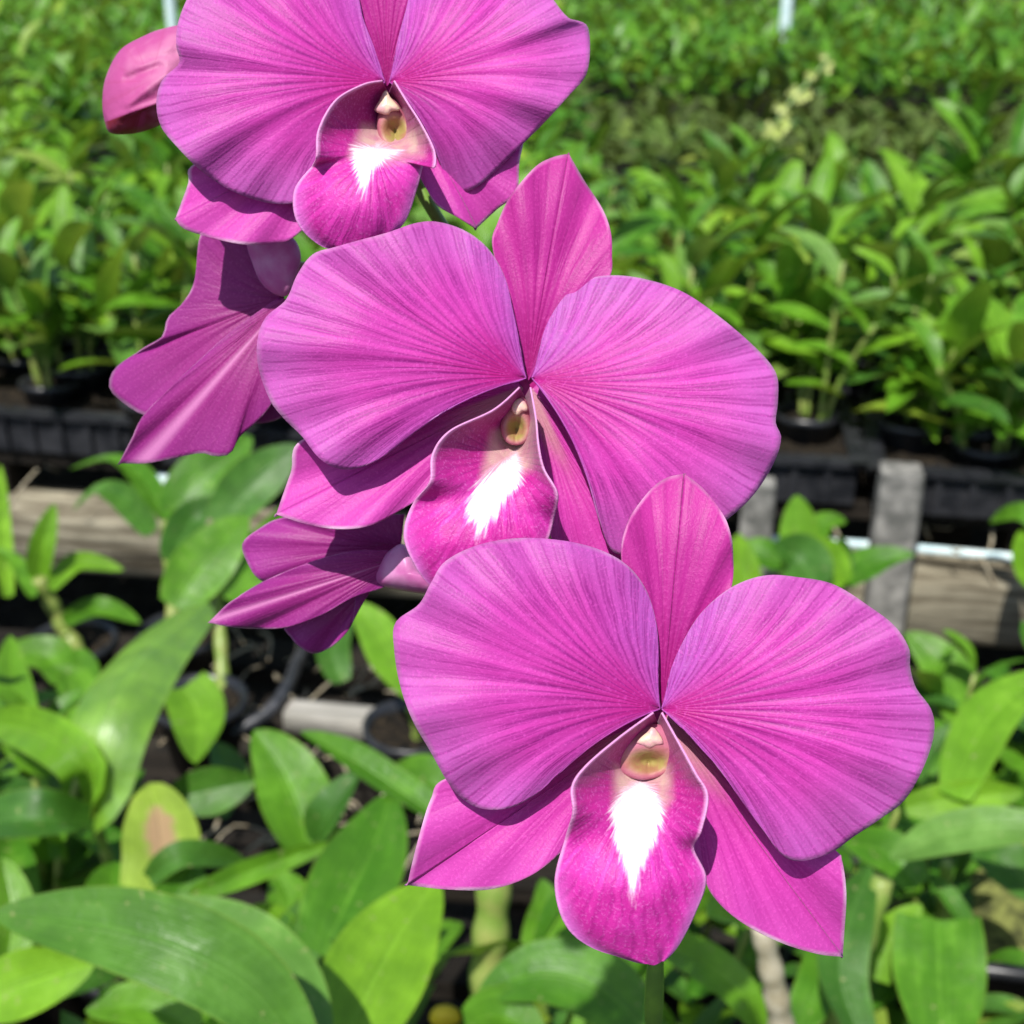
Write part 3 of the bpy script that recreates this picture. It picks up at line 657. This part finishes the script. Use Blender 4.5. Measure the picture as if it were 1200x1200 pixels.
def plant_proto(seed, label, mats, pot=True, scale=1., cane_r=.0042):
    t = thing('orchid_plant', label, 'plant', (0, 0, 0)); canes, lv = grow(seed, scale); rr = random.Random(seed)
    if pot:
        V, Fc = pot_data(.042, .07); po = mesh_obj('pot', V, Fc, M['pot'], t)
        V, Fc = husk_data(.038, .058); mesh_obj('husk', V, Fc, M['husk'], po)
    for c in canes: tube('cane', [Vector(x) for x in c], lambda f: cane_r * (1 - .3 * f), M['cane'], t, 6, 8)
    for k, m in lv:
        mt = rr.choices(mats[0], mats[1])[0]
        o = bpy.data.objects.new('leaf', leaf_mesh(k, mt)); COL.objects.link(o); o.parent = t; o.matrix_local = m
    return t
def plant_joined(seed, label, mats, scale=1.):
    """far version: leaves of one plant in a single foliage mesh"""
    t = thing('orchid_plant', label, 'plant', (0, 0, 0)); canes, lv = grow(seed, scale); rr = random.Random(seed)
    V = []; Fc = []; uv = []; rn = []
    for k, m in lv:
        b = len(V); v, fc, u = LEAFS[k]; V += [m @ x for x in v]; Fc += [tuple(i + b for i in q) for q in fc]; uv += u; rn += [rr.random()] * len(v)
    mesh_obj('foliage', V, Fc, M[rr.choices(mats[0], mats[1])[0]], t, uv, {'rnd': rn})
    return t
def copy_tree(o, parent=None):
    c = o.copy(); COL.objects.link(c); c.parent = parent
    for ch in list(o.children): copy_tree(ch, c)
    return c

# ------------------------------------------------------------------ ground and benches
G = []; Fq = []; nx, ny = 90, 90
for j in range(ny):
    for i in range(nx):
        x = -14 + 28 * i / (nx - 1); y = -3 + 26 * (j / (ny - 1)) ** 1.4
        G.append(Vector((x, y, .02 * noise.noise(Vector((x * 3, y * 3, 0))))))
for j in range(ny - 1):
    for i in range(nx - 1): a = j * nx + i; Fq.append((a, a + 1, a + nx + 1, a + nx))
struct(mesh_obj('ground', G, Fq, M['soil']))
# outer ground carries on to the horizon
V = [Vector((x, y, -.06)) for x, y in ((-150, -60), (150, -60), (150, 190), (-150, 190))]
struct(mesh_obj('field', V, [(0, 1, 2, 3)], M['soil'], smooth=False))

A0 = Zp(90, 620, .41); B0 = Zp(1130, 697, .41)      # the rail of the middle bench
ex = (B0 - A0); ex.z = 0; ex.normalize(); ey = Vector((-ex.y, ex.x, 0)); YAW = math.atan2(ex.y, ex.x)
O2 = A0 + ex * ((B0 - A0).length / 2)
def BL(x, y, z): v = O2 + ex * x + ey * y; return Vector((v.x, v.y, z))
rail = beam('timber_beam', BL(-2.6, 0, .41), BL(2.6, 0, .405), .10, .105, M['wood'], n=90, wob=.008, seed=3)
tag(rail, 'long weathered timber beam lying across below the black trays of the middle bench', 'timber beam')
bb = beam('timber_beam', BL(-3.4, 2.3, .41), BL(3.2, 2.3, .41), .10, .10, M['wood'], n=60, seed=9)
tag(bb, 'far timber beam under the back edge of the middle bench', 'timber beam')
# bench slats
bench = thing('plant_bench', 'low wooden slatted bench carrying the crowd of plants behind the flowers', 'bench', BL(0, 1.1, 0))
for k in range(24):
    y0 = .03 + k * .098
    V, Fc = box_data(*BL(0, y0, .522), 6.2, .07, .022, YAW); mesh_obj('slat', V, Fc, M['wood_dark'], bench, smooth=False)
for x in (-2.2, -.75, .7, 2.1):
    for y in (.6, 1.9):
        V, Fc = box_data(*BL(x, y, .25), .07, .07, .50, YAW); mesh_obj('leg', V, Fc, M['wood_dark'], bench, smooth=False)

# concrete posts in front
def post(px0, px1, ytop, z, label, wd, zt=.47):
    a = Zp((px0 + px1) / 2, ytop, zt); 
    V = []; Fc = []; n = 14
    prof = [(-.42, -.5), (.42, -.5), (.5, -.42), (.5, .42), (.42, .5), (-.42, .5), (-.5, .42), (-.5, -.42)]
    for i in range(n):
        zz = zt * i / (n - 1)
        for x, y in prof:
            j = .0025 * noise.noise(Vector((x * 3, y * 3, zz * 16)))
            sc = 1 if i < n - 1 else .95
            q = Vector((a.x, a.y, zz)) + ex * (x * wd * sc + j) + ey * (y * wd * sc + j); V.append(q)
    for i in range(n - 1):
        for k in range(8): Fc.append((i * 8 + k, i * 8 + (k + 1) % 8, (i + 1) * 8 + (k + 1) % 8, (i + 1) * 8 + k))
    Fc.append(tuple((n - 1) * 8 + k for k in range(8)))
    o = mesh_obj('concrete_post', V, Fc, M['concrete'], smooth=False); tag(o, label, 'post'); return o
post(1030, 1083, 550, 0, 'thick grey concrete post with pale top in front of the timber beam at right', .051, .61)
post(872, 908, 565, 0, 'narrower grey post half hidden behind the right petal of the middle flower', .040, .59)
# water pipe along the beam
tag(tube('water_pipe', [Zp(900, 632, .482) + Vector((0, 0, 0)), Zp(1050, 641, .482), Zp(1300, 664, .482)], .0058, M['pipe'], None, 12, 24), 'pale blue-white plastic pipe running along the top of the timber beam', 'pipe')
tag(tube('water_pipe', [Zp(165, 556, .50), Zp(192, 560, .50), Zp(215, 575, .49)], .010, M['pipe'], None, 12, 12), 'short pale blue pipe end showing below the left flower', 'pipe')

# trays along the front edge of the middle bench
tray_label = 'shallow black plastic tray of husk in the row along the bench front'
V = []; Fc = []
def add(d, off=Vector()):
    b = len(V); V.extend(v + off for v in d[0]); Fc.extend(tuple(i + b for i in q) for q in d[1])
tl, tw, th = .44, .30, .055
add(box_data(0, 0, .004, tl, tw, .008)); 
for sx in (-1, 1): add(box_data(sx * tl / 2, 0, th / 2, .006, tw, th))
for sy in (-1, 1): add(box_data(0, sy * tw / 2, th / 2, tl + .006, .006, th))
for sx in (-1, 1): add(box_data(sx * (tl / 2 + .004), 0, th + .0035, .022, tw + .03, .007))
for sy in (-1, 1): add(box_data(0, sy * (tw / 2 + .004), th + .0036, tl + .028, .022, .0075))
for k in range(10): add(box_data(-tl / 2 + .03 + k * tl / 10.5, -tw / 2 - .006, th / 2, .008, .008, th * .92))
tray0 = thing('plant_tray', tray_label, 'tray', (0, 0, 0), 'black trays along the bench front')
mesh_obj('tray_shell', V, Fc, M['pot'], tray0, smooth=False)
HV = []; HF = []
for j in range(14):
    for i in range(20):
        x = -tl / 2 + tl * i / 19; y = -tw / 2 + tw * j / 13
        HV.append(Vector((x * .985, y * .98, th * .9 + .012 * noise.noise(Vector((x * 60, y * 60, 1))))))
for j in range(13):
    for i in range(19): a = j * 20 + i; HF.append((a, a + 1, a + 21, a + 20))
mesh_obj('husk', HV, HF, M['husk'], tray0)
for k, nm in enumerate(('leftmost', 'second from left', 'third from left', 'third from right', 'second from right', 'rightmost')):
    t = tray0 if k == 0 else copy_tree(tray0)
    t['label'] = '%s of the shallow black plastic trays of husk along the bench front' % nm
    t.location = BL(-1.19 + k * .476, .13 + random.uniform(-.012, .012), .535); t.rotation_euler = (0, 0, YAW + random.uniform(-.03, .03))

# ------------------------------------------------------------------ plants of the middle bench
MIXN = (['leaf', 'leaf_lime', 'leaf_dark', 'leaf_pale'], [4, 4.2, .8, 2.2])
grpM = 'leafy orchid plants crowded on the middle bench'
near = [plant_proto(100 + k, '', MIXN, True, 1.25) for k in range(7)]
far = [plant_joined(200 + k, '', MIXN, 1.25) for k in range(10)]
dry = [plant_joined(260 + k, '', (['leaf_brown', 'leaf_dark'], [4, 1]), 1.0) for k in range(3)]
used = set()
def put(proto, loc, rz, label, group, sc=1.):
    o = proto if proto.name not in used else copy_tree(proto)
    used.add(proto.name); o.location = loc; o.rotation_euler = (random.uniform(-.08, .08), random.uniform(-.08, .08), rz); o.scale = (sc,) * 3
    o['label'] = label; o['group'] = group; return o
cnt = 0; front = []
ORD = 'first second third fourth fifth sixth seventh eighth ninth tenth eleventh twelfth thirteenth fourteenth fifteenth sixteenth seventeenth eighteenth nineteenth twentieth'.split()
rows = [.05, .17, .30, .48, .66, .85, 1.05, 1.25, 1.46, 1.68, 1.9, 2.12]
for r, y in enumerate(rows):
    dx = .125 + .006 * r; wide = 1.15 + .42 * (y + 1.8) * .5 + .2
    wide = .40 * (O2.y + y) + .50
    x = -wide; nth = 0
    while x < wide:
        loc = BL(x + random.uniform(-.05, .05), y + random.uniform(-.05, .05), .545)
        if r > 5 and x > .05 * (9 - r) - .1:
            put(dry[cnt % 3], loc - Vector((0, 0, .06)), random.uniform(0, 6.28), 'low brownish withering plant at the right rear of the middle bench', 'withering plants at the rear of the middle bench', random.uniform(.6, .85)); cnt += 1; x += dx * .9; continue
        if r < 5: 
            side = 'left' if x < 0 else 'right'
            if r == 0: front.append(x)
            lab = 'bright green leafy orchid plant in the front rows of the middle bench, %s half' % side
            if r == 0 and abs(x) < 1.05:
                lab = 'plant at the very front edge of the middle bench, %s from the left' % ORD[nth]; nth += 1
            put(near[cnt % 7], loc, random.uniform(0, 6.28), lab, 'front-row plants on the %s of the middle bench' % side, random.uniform(.85, 1.15))
        else:
            put(far[cnt % 10], loc, random.uniform(0, 6.28), 'blurred bright green orchid plant in the rear rows of the middle bench', 'rear-row plants on the middle bench', random.uniform(.85, 1.15))
        cnt += 1; x += dx * random.uniform(.85, 1.15)
print('middle bench plants', cnt)

# far beds read as one green mass
def mass(name, label, x0, x1, y0, y1, z, n, mats_pref, hs=1.):
    V = []; Fc = []; uv = []; rn = []
    for q in range(n):
        x = random.uniform(x0, x1); y = random.uniform(y0, y1); b = len(V)
        p = BL(x, y, z + random.uniform(0, .2) * hs)
        m = Matrix.Translation(p) @ Matrix.Rotation(random.uniform(0, 6.28), 4, 'Z') @ Matrix.Rotation(random.uniform(-.1, 1.1), 4, 'X') @ Matrix.Scale(random.uniform(.8, 1.3), 4)
        v, fc, u = random.choice(LEAFS)
        keep = v; V += [m @ w for w in keep]; Fc += [tuple(i + b for i in g) for g in fc]; uv += u; rn += [random.random()] * len(v)
    o = mesh_obj(name, V, Fc, M[mats_pref], None, uv, {'rnd': rn}); o['kind'] = 'stuff'; tag(o, label, 'plants'); return o
mass('far_plants', 'far strip of small green plants along the upper edge of the view', -4.5, 5, 3.75, 6.6, .48, 14000, 'leaf')
mass('ground_cover', 'brownish low plants in the gap behind the middle bench', -3.6, 3.6, 2.3, 3.75, .34, 6500, 'leaf_brown', .9)
mass('farther_plants', 'farthest green planting behind the upper strip', -8, 9, 6.8, 12, .5, 9000, 'leaf')
for (y0, y1, nm) in ((3.7, 6.5, 'far'), (6.7, 12.2, 'farther')):
    V, Fc = box_data(*BL(0, (y0 + y1) / 2, .30), 18, y1 - y0, .06, YAW)
    tag(mesh_obj('plant_bench', V, Fc, M['wood_dark'], smooth=False), 'wide low bench under the %s strip of plants' % ('upper' if nm == 'far' else 'farthest'), 'bench')

# poles at the top edge
for px, yb, dd, rad, lab in ((203, 40, 5.6, .022, 'thin pale blue pole at the top left above the pink bud'), (918, 58, 5.8, .026, 'thin blue pole at the top right of the view')):
    a = P(px, yb, dd); b = Vector((a.x, a.y, a.z + 1.6)); a = Vector((a.x, a.y, .38))
    tag(tube('pole', [a, a.lerp(b, .5), b], rad, M['pipe'], None, 10, 8), lab, 'pole')
# cream flower spike
sp = thing('flower_spike', 'pale cream-yellow flower spike rising above the leaves at upper right', 'flower spike', P(905, 135, 3.1))
pts = [P(900, 190, 3.1), P(912, 140, 3.1), P(940, 105, 3.1), P(975, 65, 3.1)]
tube('spike_stem', pts, .004, M['stalk'], sp, 6, 12)
cc = catmull(pts, 16)
for k in range(3, 16):
    p = cc[k]; V = []; Fc = []
    ang = k * 2.4; q = p + Vector((math.cos(ang), 0, math.sin(ang))) * .016; rr = .017 * (1.25 - k / 20)
    for pet in range(7):
        a = pet * PI * 2 / 7 + ang; dv = Vector((math.cos(a), -.9 + .5 * (pet % 3), math.sin(a))).normalized(); s = dv.cross(Vector((0, 1, 0))).normalized(); b = len(V)
        V += [q, q + dv * rr * .6 + s * rr * .45, q + dv * rr * 1.3, q + dv * rr * .6 - s * rr * .45]; Fc.append((b, b + 1, b + 2, b + 3))
    mesh_obj('blossom', V, Fc, M['cream'], sp)
ot = thing('withered_shoot', 'small yellowish withered shoot among the leaves right of the middle sepal', 'plant', P(760, 300, 2.0))
for k in range(7):
    a = P(770 + k * 3, 290 - k, 1.95); d2 = Vector((math.cos(k * .9), -.3, math.sin(k * .9) * .6)).normalized()
    d2 = (d2 + Vector((.6, 0, .5))).normalized()
    c = [a + d2 * .035 * i / 6 for i in range(7)]
    V, Fc, uv = leaf_grid(c, .014, Vector((.2, -.6, 1)).normalized(), .2, 1, 3)
    mesh_obj('leaf', V, Fc, M['orange'], ot, uv, {'rnd': [0.] * len(V)})

# ------------------------------------------------------------------ foreground bench
FB = .455
fb = thing('plant_bench', 'low slatted bench directly below the camera, nearly covered by foreground plants', 'bench', (0, .9, 0))
for k in range(9):
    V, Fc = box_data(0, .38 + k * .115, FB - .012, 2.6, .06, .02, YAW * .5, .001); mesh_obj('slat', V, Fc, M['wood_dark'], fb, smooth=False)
for x in (-2.2, -.75, .7, 2.1):
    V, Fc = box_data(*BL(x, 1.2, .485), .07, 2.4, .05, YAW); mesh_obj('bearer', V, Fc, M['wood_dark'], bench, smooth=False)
for x in (-1.1, 0, 1.1):
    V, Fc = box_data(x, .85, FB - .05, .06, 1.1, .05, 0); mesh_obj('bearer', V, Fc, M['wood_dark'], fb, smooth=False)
for x in (-1.1, 1.1):
    for y in (.4, 1.3):
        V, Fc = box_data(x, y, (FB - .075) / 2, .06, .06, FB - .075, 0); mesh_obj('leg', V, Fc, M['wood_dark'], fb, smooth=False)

# filler plants standing between and under the traced ones
MIXF = (['leaf', 'leaf_lime', 'leaf_dark'], [5, 2.4, 2.2])
fg = [plant_proto(300 + k, '', MIXF, True, 1.15) for k in range(6)]
c2 = 0
ZN = {(False, 0): 'at the near left of', (False, 1): 'at the near middle of', (False, 2): 'at the near right of', (True, 0): 'at the back left of', (True, 1): 'at the back middle of', (True, 2): 'at the back right of'}
for j in range(6):
    for i in range(17):
        x = -.95 + i * .12 + random.uniform(-.035, .035); y = .50 + j * .145 + random.uniform(-.03, .03)
        if abs(x) > .42 * y + .42: continue
        if j == 5 or (j == 4 and (x > .1 or x < -.3)): continue
        if j >= 2 and -.34 < x < .02: continue      # the dark gap where the hose lies
        put(fg[c2 % 6], (x, y, FB), random.uniform(0, 6.28), 'low potted orchid plant %s the foreground bench, partly under larger leaves' % ZN[(j > 2, 0 if x < -.15 else 2 if x > .15 else 1)], 'low potted plants on the foreground bench, ' + ZN[(j > 2, 0 if x < -.15 else 2 if x > .15 else 1)], random.uniform(.62, .88)); c2 += 1
print('foreground filler', c2)

def traced_plant(label, crown, zc, leaves, extra_canes=(), cane='cane'):
    """leaves: (points, width px, base height, tip height, material, options)"""
    top = Zp(*crown, zc); base = Vector((top.x, top.y + .02, FB))
    t = thing('orchid_plant', label, 'plant', base)
    V, Fc = pot_data(.045, .075); po = mesh_obj('pot', [v + base for v in V], Fc, M['pot'], t)
    V, Fc = husk_data(.041, .062); mesh_obj('husk', [v + base for v in V], Fc, M['husk'], po)
    tube('cane', [base + Vector((0, 0, .05)), base.lerp(top, .5) + Vector((.006, 0, .02)), top], lambda f: .0058 * (1 + .18 * math.cos(f * 40)) * (1 - .35 * f), M[cane], t, 10, 40)
    for pts, r, mt in extra_canes:
        tube('cane', [Zp(*p) for p in pts], lambda f, r=r: r * (1 + .10 * math.cos(f * 34)) * (1 - .25 * f), M[mt], t, 12, 40)
    for lf in leaves:
        pts, w, za, zb, mt = lf[:5]; kw = lf[5] if len(lf) > 5 else {}
        traced_leaf(t, pts, w, za, zb, mt, **kw)
    return t

traced_plant('foreground plant whose big dark drooping leaf fills the bottom left corner', (345, 1225), .80, [
    ([(352, 1235), (300, 1165), (225, 1118), (120, 1085), (-8, 1070)], 104, .82, .86, 'leaf_deep', dict(cup=.25, arch=.02, roll=-.15)),
    ([(368, 1225), (335, 1150), (270, 1095), (165, 1054)], 78, .80, .81, 'leaf_pale', dict(roll=.5)),
    ([(-30, 1175), (40, 1150), (112, 1128)], 78, .74, .76, 'leaf_lime', dict(roll=.2)),
    ([(8, 1135), (14, 1070), (2, 1005)], 50, .72, .76, 'leaf_lime', dict(roll=.3)),
    ([(230, 1210), (175, 1180), (100, 1185)], 60, .72, .73, 'leaf')])
traced_plant('foreground plant with the broad glossy leaf arching up toward the lower turned flower', (112, 965), .66, [
    ([(112, 972), (112, 920), (122, 860), (146, 800), (186, 750), (244, 706)], 92, .66, .72, 'leaf_glossy', dict(tone=.9, cup=-.34, arch=.06, roll=-.22, tipp=1.0, narrow=.3, blunt=.42)),
    ([(112, 950), (100, 900), (50, 862), (-20, 842)], 56, .67, .70, 'leaf_lime', dict(arch=.05, roll=-.25)),
    ([(112, 965), (55, 960), (0, 963), (-60, 985)], 66, .67, .66, 'leaf_dark', dict(arch=.03, roll=.2)),
    ([(60, 905), (30, 880), (15, 800), (12, 745)], 48, .66, .70, 'leaf_lime'),
    ([(90, 905), (110, 860), (95, 800), (60, 780)], 40, .64, .66, 'leaf'),
    ([(60, 1010), (50, 960), (25, 930)], 45, .62, .64, 'leaf')])
traced_plant('foreground plant bearing the yellowing leaf with a brown blotch', (168, 1060), .62, [
    ([(168, 1046), (188, 1005), (186, 960), (174, 918)], 88, .68, .70, 'leaf_sick', dict(cup=.15, tipp=.9, blunt=.5)),
    ([(175, 1030), (215, 1002), (290, 1012)], 34, .69, .68, 'leaf_dark', dict(arch=.02)),
    ([(222, 1050), (300, 1018), (392, 988)], 30, .70, .70, 'leaf', dict(roll=.4)),
    ([(190, 1075), (215, 1045), (228, 1010)], 60, .67, .69, 'leaf'),
    ([(150, 1100), (130, 1060), (135, 1010)], 62, .66, .67, 'leaf'),
    ([(205, 935), (250, 925), (300, 915)], 56, .66, .67, 'leaf_dark', dict(roll=.4))])
traced_plant('foreground plant with an upright oval light leaf left of the lowest flower', (370, 1005), .62, [
    ([(368, 995), (352, 950), (330, 900), (298, 856)], 84, .67, .72, 'leaf', dict(tipp=.8)),
    ([(370, 990), (385, 955), (424, 902)], 50, .68, .73, 'leaf_dark', dict(roll=-.5)),
    ([(530, 968), (470, 928), (410, 888), (352, 858)], 46, .70, .75, 'leaf', dict(roll=.4)),
    ([(330, 1110), (340, 1060), (322, 1020)], 55, .62, .64, 'leaf'),
    ([(290, 1120), (310, 1090), (345, 1075)], 60, .63, .66, 'leaf_lime')])
traced_plant('foreground plant with the widest upright leaf just left of the lowest lip', (400, 1225), .66, [
    ([(398, 1235), (432, 1160), (470, 1090), (512, 1030)], 118, .74, .76, 'leaf_lime', dict(tone=.85, cup=.22, tipp=.85)),
    ([(378, 1120), (405, 1060), (438, 990), (458, 930)], 100, .69, .72, 'leaf', dict(cup=.3, tipp=.85)),
    ([(540, 940), (500, 915), (455, 905)], 60, .68, .70, 'leaf'),
    ([(345, 1150), (350, 1100), (390, 1050)], 62, .64, .66, 'leaf_dark'),
    ([(470, 1225), (450, 1180), (500, 1140)], 52, .64, .66, 'leaf_dark')])
traced_plant('foreground plant with a broad dark leaf under the lip of the lowest flower', (575, 1240), .70, [
    ([(762, 1215), (705, 1160), (635, 1140), (560, 1165)], 84, .72, .73, 'leaf', dict(arch=.02, cup=.25)),
    ([(545, 1200), (590, 1190), (640, 1230)], 60, .73, .72, 'leaf'),
    ([(620, 1120), (640, 1070), (635, 1030)], 40, .62, .64, 'leaf')],
    [([(570, 1260, .60), (572, 1150, .68), (580, 1020, .75)], .0125, 'cane')])
traced_plant('plant with a lime leaf slanting below the right side sepal and pale dry canes', (880, 1230), .66, [
    ([(780, 1106), (830, 1132), (868, 1165), (895, 1215)], 50, .72, .70, 'leaf_lime', dict(arch=.02)),
    ([(1010, 1220), (985, 1150), (990, 1090), (1020, 1015)], 62, .68, .72, 'leaf_dark', dict(roll=.3)),
    ([(930, 1215), (960, 1150), (965, 1080)], 50, .64, .67, 'leaf')],
    [([(925, 1260, .60), (912, 1180, .66), (893, 1085, .72)], .0085, 'cane_dry'), ([(960, 1260, .58), (985, 1180, .64), (1035, 1030, .72)], .009, 'cane')])
traced_plant('right foreground plant with bright pointed leaves touching the right edge', (1110, 1010), .66, [
    ([(1118, 935), (1135, 885), (1165, 835), (1225, 785)], 62, .70, .74, 'leaf_lime', dict(cup=.3)),
    ([(1225, 968), (1160, 968), (1100, 980), (1044, 1005)], 50, .73, .72, 'leaf_pale', dict(cup=-.25, roll=-.3)),
    ([(1060, 945), (1110, 938), (1200, 928)], 42, .69, .70, 'leaf_lime', dict(roll=.3)),
    ([(1075, 1040), (1040, 1000), (985, 985)], 54, .67, .69, 'leaf'),
    ([(1140, 990), (1175, 1010), (1225, 1060)], 60, .66, .64, 'leaf_dark'),
    ([(1090, 930), (1080, 890), (1105, 845)], 62, .64, .67, 'leaf')])
traced_plant('plant with a square-ended drooping leaf in the bottom right corner', (1085, 1080), .64, [
    ([(1098, 1078), (1100, 1130), (1103, 1190), (1104, 1250)], 108, .67, .64, 'leaf', dict(cup=.2, narrow=1.9, tipp=1.3)),
    ([(1030, 1150), (1045, 1100), (1080, 1060)], 46, .62, .66, 'leaf_lime')])
traced_plant('plant with a single oval leaf beyond the right tip of the lowest flower', (1120, 870), .58, [
    ([(1128, 848), (1118, 805), (1095, 770), (1060, 742)], 58, .60, .64, 'leaf', dict(cup=.3))])
traced_plant('small plant with a rosette of light leaves between the middle flower and grey post', (945, 700), .52, [
    ([(935, 668), (936, 625), (934, 580)], 46, .585, .66, 'leaf_lime', dict(cup=.4)),
    ([(930, 668), (900, 655), (862, 640)], 44, .58, .60, 'leaf', dict(roll=.4)),
    ([(960, 690), (935, 655), (905, 640)], 62, .60, .63, 'leaf_dark'),
    ([(985, 690), (950, 650), (925, 640)], 60, .60, .61, 'leaf_lime'),
    ([(985, 688), (1020, 662), (1072, 650)], 44, .58, .60, 'leaf', dict(roll=-.3)),
    ([(985, 680), (988, 650), (984, 628)], 24, .58, .62, 'leaf_dark'),
    ([(940, 640), (965, 615), (992, 612)], 30, .58, .60, 'leaf'),
    ([(880, 700), (868, 660), (866, 625)], 40, .56, .62, 'leaf_lime')])
traced_plant('tall plant behind the lower turned flower with broad mid-green and dark leaves', (205, 720), .56, [
    ([(200, 600), (235, 560), (295, 512)], 62, .64, .70, 'leaf', dict(cup=.3)),
    ([(255, 615), (295, 570), (350, 522)], 62, .64, .71, 'leaf_dark', dict(cup=.3)),
    ([(200, 660), (225, 610), (255, 585)], 46, .62, .66, 'leaf_dark'),
    ([(205, 712), (240, 660), (290, 605)], 70, .60, .66, 'leaf', dict(cup=.2)),
    ([(195, 610), (165, 560), (130, 540), (82, 550)], 30, .64, .63, 'leaf', dict(roll=.4)),
    ([(180, 625), (150, 588), (118, 575), (86, 598)], 34, .62, .60, 'leaf_dark'),
    ([(200, 655), (240, 648), (300, 660)], 24, .60, .60, 'leaf_lime', dict(roll=.6)),
    ([(262, 700), (320, 640), (340, 590)], 60, .60, .66, 'leaf')],
    [([(205, 790, .50), (203, 720, .55), (196, 610, .64)], .0085, 'cane'), ([(262, 830, .50), (258, 740, .56), (250, 640, .62)], .0075, 'cane')])
traced_plant('slender pale shoot with strap leaves before the timber beam at left', (75, 740), .55, [
    ([(45, 682), (50, 640), (64, 590)], 30, .60, .68, 'leaf_lime', dict(cup=.5)),
    ([(58, 690), (90, 660), (145, 668)], 24, .60, .60, 'leaf_lime', dict(arch=.01)),
    ([(75, 730), (115, 712), (165, 730)], 26, .56, .55, 'leaf'),
    ([(40, 700), (20, 660), (-10, 640)], 18, .60, .62, 'leaf'),
    ([(10, 700), (2, 620), (0, 545)], 22, .58, .66, 'leaf_lime'),
    ([(75, 800), (60, 770), (0, 765)], 46, .54, .56, 'leaf'),
    ([(80, 830), (95, 790), (90, 760)], 44, .54, .56, 'leaf')],
    [([(112, 800, .50), (75, 735, .55), (45, 678, .61)], .010, 'cane')])
traced_plant('small plant with one bright triangular leaf beside the glossy arching leaf', (225, 800), .56, [
    ([(214, 806), (232, 838), (229, 895)], 66, .60, .58, 'leaf_lime', dict(cup=.35, narrow=1.2)),
    ([(255, 960), (270, 910), (250, 870)], 44, .60, .62, 'leaf_dark')])
traced_plant('plant showing one lime leaf between the lower turned flower and the lowest petal', (480, 830), .56, [
    ([(490, 815), (462, 775), (438, 735), (408, 704)], 52, .60, .64, 'leaf_lime', dict(cup=.2)),
    ([(400, 800), (390, 760), (410, 720)], 40, .54, .58, 'leaf_dark')])
traced_plant('plant at the right edge whose leaf crosses the black trays', (1235, 560), .56, [
    ([(1245, 540), (1210, 510), (1165, 485), (1122, 470)], 36, .60, .60, 'leaf', dict(arch=.01)),
    ([(1240, 640), (1200, 602), (1160, 612)], 24, .55, .55, 'leaf', dict(arch=.03)),
    ([(1250, 700), (1215, 680), (1200, 620)], 40, .53, .56, 'leaf_lime')])
# wood stub, hose, roots, cap
tag(beam('wood_offcut', Zp(338, 838, .50), Zp(447, 850, .50), .03, .026, M['wood_grey'], n=16, wob=.002), 'short pale grey wood offcut lying in the dark gap at left', 'wood offcut')
tag(tube('hose', [Zp(225, 872, .49), Zp(268, 858, .50), Zp(310, 838, .51), Zp(336, 806, .52), Zp(352, 768, .50), Zp(372, 742, .47)], .0068, M['hose'], None, 10, 30), 'black hose curving through the dark gap beside the wood offcut', 'hose')
mass_roots = []
V = []; Fc = []
for k in range(90):
    cx = random.uniform(240, 520); cy = random.uniform(740, 1010)
    a = Zp(cx, cy, .475 + random.uniform(0, .03)); d2 = Vector((random.uniform(-1, 1), random.uniform(-1, 1), random.uniform(-.4, .3))) * .05
    v, fc, _ = tube('', [a, a + d2 * .5 + Vector((random.uniform(-.01, .01), random.uniform(-.01, .01), .008)), a + d2], random.uniform(.0009, .0018), None, None, 4, 6, verts_only=True)
    b = len(V); V += v; Fc += [tuple(i + b for i in q) for q in fc]
for k in range(160):
    p0 = BL(random.uniform(-1.6, 1.6), random.uniform(-.06, .10), random.uniform(.48, .58))
    d2 = Vector((random.uniform(-.6, .6), -.3, random.uniform(-1, .2))) * .07
    v, fc, _ = tube('', [p0, p0 + d2 * .5 + Vector((random.uniform(-.01, .01), -.012, .0)), p0 + d2], random.uniform(.0010, .0022), None, None, 4, 6, verts_only=True)
    b = len(V); V += v; Fc += [tuple(i + b for i in q) for q in fc]
ro = mesh_obj('roots', V, Fc, M['root']); ro['kind'] = 'stuff'; tag(ro, 'thin pale roots straggling over the pots and tray fronts', 'roots')
cp = Flower(None, 520, 1190, .78)
o = blob(cp, 'bottle_cap', [(503, 1192), (510, 1180), (525, 1177), (538, 1184), (540, 1197), (522, 1204), (508, 1202)], M['yellow'], .007, 0, 20, 6)
tag(o, 'small round yellow cap at the bottom edge below the wide upright leaf', 'cap')
# mossy pot in the lower right
ms = thing('moss_pot', 'wide flat pot of mossy yellow-green medium at the lower right', 'plant pot', Zp(1150, 1110, FB))
b0 = ORG[ms.name]
V, Fc = pot_data(.10, .07); po = mesh_obj('pot_shell', [v + b0 for v in V], Fc, M['pot'], ms)
V, Fc = husk_data(.094, .062); mesh_obj('moss', [v + b0 for v in V], Fc, M['moss'], ms)
bpy.context.view_layer.update()
